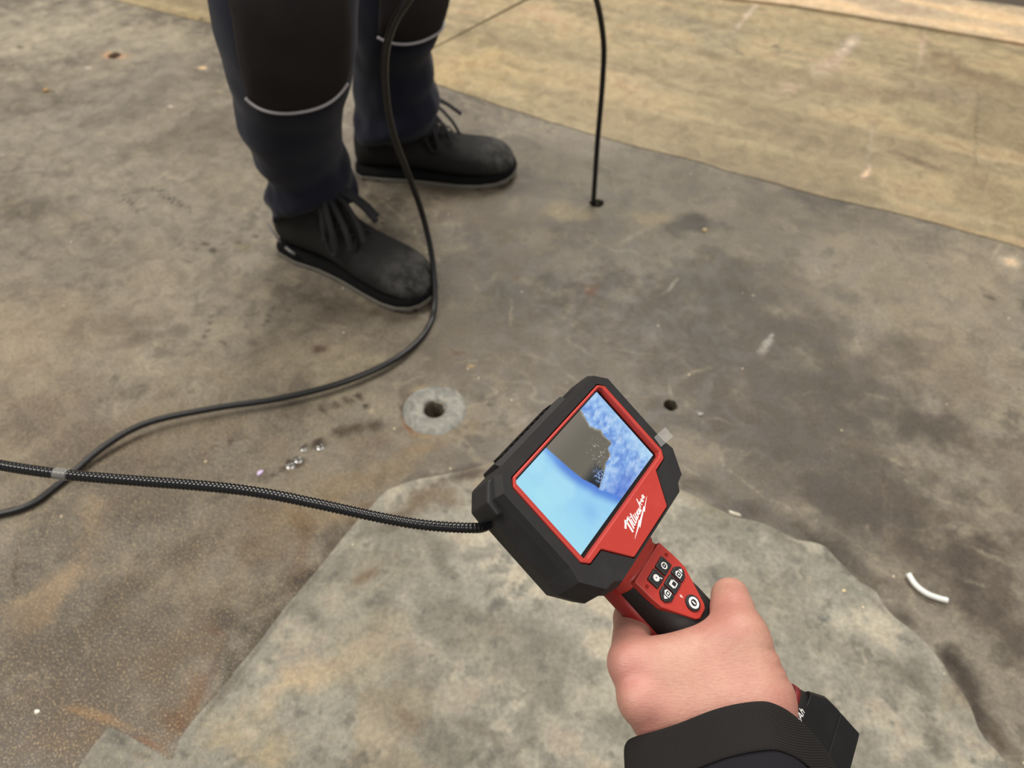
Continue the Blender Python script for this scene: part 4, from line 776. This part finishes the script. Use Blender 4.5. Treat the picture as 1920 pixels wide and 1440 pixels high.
def shoe(name_loc, yaw, side, lab):
    S = bpy.data.objects.new('shoe', None); COL.objects.link(S); S.parent = WORK; S['label'] = lab; S.empty_display_size = .02
    S.location = Vector(name_loc) - WORK.location; S.rotation_euler = (0, 0, yaw)
    cur_y = lambda x: side * .006 * math.sin(max(0, (x - .05) / .25) * math.pi)
    rings = []
    for x, hh, ww in zip(XS, HS, WS):
        r_ = []; toe = max(0, min(1, (x - .14) / .1)); ex = 2.1 + .5 * toe
        for i in range(24):
            t = 2 * math.pi * i / 24; c_, s_ = math.cos(t), math.sin(t); zc = .022 + (hh - .022) * .38
            yy = ww * math.copysign(abs(c_) ** (2 / ex), c_); top = s_ > 0
            z = zc + ((hh - zc) if top else (zc - .016)) * math.copysign(abs(s_) ** (2 / ex), s_)
            if top: yy *= 1 - (.30 - .24 * toe) * (s_ ** 1.5) * (1 if x < .2 else .6)
            r_.append((x, cur_y(x) + yy, z))
        rings.append(r_)
    up = subsurf(bobj('upper', loft(rings), m_lea, S, True, label='black nubuck upper, dusty toe cap'), 1)
    def outline(off, n=120):
        pts = []
        for i in range(n):
            t = 2 * math.pi * i / n; xc = .15 + (.158 + off) * math.copysign(abs(math.cos(t)) ** .9, math.cos(t))
            ww = np.interp(xc, [-.012, -.004, .01, .05, .1, .15, .2, .24, .27, .29, .303, .312], [.006, .024, .035, .040, .0385, .043, .050, .0525, .049, .040, .026, .006]) + off
            sgn = 1 if math.sin(t) >= 0 else -1; pts.append((xc, cur_y(xc) + sgn * ww * min(1, abs(math.sin(t)) * 3.2) ** .6))
        return pts
    spring = lambda x: .010 * max(0, (x - .22) / .09) ** 2
    mk = lambda o_, z: [(x, y, z + spring(x) * (1 if z < .03 else .8)) for x, y in o_]
    bobj('midsole', loft([mk(outline(0), .0085), mk(outline(.0005), .012), mk(outline(-.001), .017), mk(outline(-.005), .022)]), m_mid, S, True, label='black midsole')
    o_ = outline(.001); ot = outline(.002)
    lug = [(0.0 if (i % 6) < 4 else .0032) for i in range(len(o_))]
    bm = loft([[(x, y, lg + spring(x)) for (x, y), lg in zip(o_, lug)], mk(ot, .006), mk(ot, .0095)]); bobj('outsole', bm, m_out, S, False, label='grey lugged outsole')
    # heel counter trim
    bm = bmesh.new()
    for a, b in (((-.002, side * -.030, .062), (.028, side * -.0385, .040)), ((.040, side * -.041, .036), (.060, side * -.042, .030))):
        tube([a, ((a[0] + b[0]) / 2, (a[1] + b[1]) / 2 * 1.02, (a[2] + b[2]) / 2), b], .0022, 6, bm=bm)
    bobj('heel_trim', bm, m_trim, S, True)
    # tongue, crossing laces, bow
    tg = bobj('tongue', loft([[(x, y + cur_y(x), z + dz) for y, dz in ((-.017, -.004), (0, .003), (.017, -.004), (.017, -.012), (0, -.008), (-.017, -.012))] for x, z in ((.085, .164), (.11, .148), (.145, .112), (.19, .083))]), m_lea, S, True); subsurf(tg, 1)
    bm = bmesh.new()
    for x0, z0 in ((.180, .088), (.164, .098), (.148, .112), (.132, .130)):
        for s in (-1, 1):
            tube(catmull([(x0 + .004, s * .026, z0 - .014), (x0 - .002, s * .012, z0 + .003), (x0 - .008, -s * .012, z0 + .007), (x0 - .014, -s * .026, z0 - .006)], 4), .0026, 6, bm=bm, flat=.6)
    bobj('lace', bm, m_lace, S, True)
    kx, kz = .116, .142
    bm = bmesh.new(); bmesh.ops.create_icosphere(bm, subdivisions=2, radius=.009, matrix=Matrix.Translation((kx, 0, kz)) @ Matrix.Diagonal((1, 1.3, .8, 1)))
    near = -1 * side
    for pts, wd in (([(kx, 0, kz), (kx + .02, -.022, kz + .004), (kx + .042, -.040, kz - .026), (kx + .050, -.047, kz - .062), (kx + .036, -.047, kz - .066), (kx + .022, -.040, kz - .030), (kx, -.01, kz)], .0048),
                    ([(kx, 0, kz), (kx + .03, -.014, kz + .001), (kx + .062, -.030, kz - .028), (kx + .074, -.040, kz - .056)], .0046),
                    ([(kx, 0, kz), (kx + .035, .002, kz + .004), (kx + .070, -.010, kz - .022), (kx + .088, -.022, kz - .046)], .0044),
                    ([(kx, 0, kz), (kx + .028, .012, kz + .008), (kx + .060, .016, kz - .006), (kx + .088, .014, kz - .026)], .0062),
                    ([(kx, 0, kz + .002), (kx + .026, .020, kz + .006), (kx + .056, .028, kz - .010), (kx + .078, .030, kz - .030)], .0056),
                    ([(kx, 0, kz), (kx + .014, -.024, kz - .004), (kx + .026, -.038, kz - .030), (kx + .026, -.044, kz - .052)], .0050)):
        tube(catmull(pts, 6), wd, 8, bm=bm, flat=.45, up=(0, 0, 1))
    bobj('lace_bow', bm, m_lace, S, True, label='loose black lace bow')
    return S
hN, tN = G(508, 483), G(794, 608); yN = math.atan2(tN.y - hN.y, tN.x - hN.x); nN = Vector((-math.sin(yN), math.cos(yN), 0))
shoe(hN + nN * .046, yN, 1, 'black safety shoe, toe touching the cable')
hF, tF = G(668, 344), G(966, 352); yF = math.atan2(tF.y - hF.y, tF.x - hF.x); nF = Vector((-math.sin(yF), math.cos(yF), 0))
shoe(hF + nF * .046, yF, -1, 'black safety shoe, further back')

# ------------------------------------------------------------------ litter and drops on the floor
m_tube = mat('milky_plastic', (226, 222, 216), .35); nt(m_tube).b.inputs['Subsurface Weight'].default_value = .2
a = [G(1703, 1076, .006), G(1716, 1096, .005), G(1736, 1112, .005), G(1758, 1121, .005), G(1777, 1126, .006)]; o0 = a[2].copy(); o0.z = 0
tb = bobj('plastic_tube_offcut', tube([q - o0 for q in catmull(a, 6)], .0034, 14), m_tube, smooth=True, label='curved white plastic tube offcut lying on the dark floor at right', cat='offcut'); tb.location = o0
def crumb(name, px, py, size, c, lab, cat, shape=(1, .7, .5), seed=0, z=0., yaw=0., rough=.5, **kw):
    bm = bmesh.new(); bmesh.ops.create_icosphere(bm, subdivisions=2, radius=1)
    for v in bm.verts:
        v.co *= 1 + .35 * mnoise.noise(v.co * 1.3 + Vector((seed, 0, 0))); v.co = Vector((v.co.x * shape[0], v.co.y * shape[1], max(v.co.z, -.6) * shape[2])) * size
    lo_ = min(v.co.z for v in bm.verts)
    for v in bm.verts: v.co.z -= lo_
    m = mat(name, c, rough)
    for k_, v_ in kw.items(): nt(m).b.inputs[k_.replace('_', ' ')].default_value = v_
    o = bobj(name, bm, m, label=lab, cat=cat); q = G(px, py, z); o.location = q; o.rotation_euler = (0, 0, yaw); return o
crumb('paint_flake', 70, 1335, .0032, (232, 228, 214), 'tiny round white flake on the gritty floor at lower left', 'flake', seed=1)
crumb('plastic_shard', 488, 887, .0046, (222, 200, 240), 'small pale violet shard between the two black cables', 'shard', (1, .6, .4), 2, yaw=.9, rough=.2)
crumb('clear_shard', 1378, 964, .009, (214, 206, 188), 'clear narrow shard on the edge of the pale sheet, right of the screen', 'shard', (1, .28, .22), 3, .0014, -.35, .15, Transmission_Weight=.4)
crumb('brown_pebble', 87, 171, .0075, (146, 118, 72), 'small brown pebble at upper left', 'pebble', seed=4)
crumb('brown_pebble', 99, 172, .004, (118, 100, 70), 'smaller dark pebble close beside the brown pebble', 'pebble', seed=5)
crumb('grit_grain', 1582, 1108, .0022, (226, 204, 150), 'yellowish grain on the pale sheet, right of the thumb', 'grain', seed=6, z=.0014)
crumb('clear_crumb', 1314, 777, .0045, (190, 182, 176), 'translucent crumb beside the small brown hole', 'crumb', (1, .6, .4), 7, 0, .3, .2, Transmission_Weight=.4)
crumb('white_chip', 386, 866, .0025, (196, 174, 140), 'pale beige chip just above the ribbed cable', 'chip', seed=8)
m_wat = mat('water', (236, 236, 236), .03); nt(m_wat).b.inputs['Transmission Weight'].default_value = 1.; nt(m_wat).b.inputs['IOR'].default_value = 1.6
for i, (px, py, sz, lab) in enumerate(((600, 838, .007, 'water drop in the wet tread print, nearest the ring'), (569, 842, .0055, 'second water drop from the ring in the wet tread print'), (559, 862, .0075, 'wide water drop in the middle of the wet tread print'), (544, 873, .0075, 'water drop at the end of the row, nearest the ribbed cable'))):
    bm = bmesh.new(); bmesh.ops.create_uvsphere(bm, u_segments=20, v_segments=10, radius=1)
    for v in bm.verts: v.co = Vector((v.co.x * sz, v.co.y * sz * .75, max(v.co.z, 0) * sz * .5))
    o = bobj('water_drop', bm, m_wat, smooth=True, label=lab, cat='drop', group='water drops of the wet footprint'); q = G(px, py); o.location = (q.x, q.y, .0001)
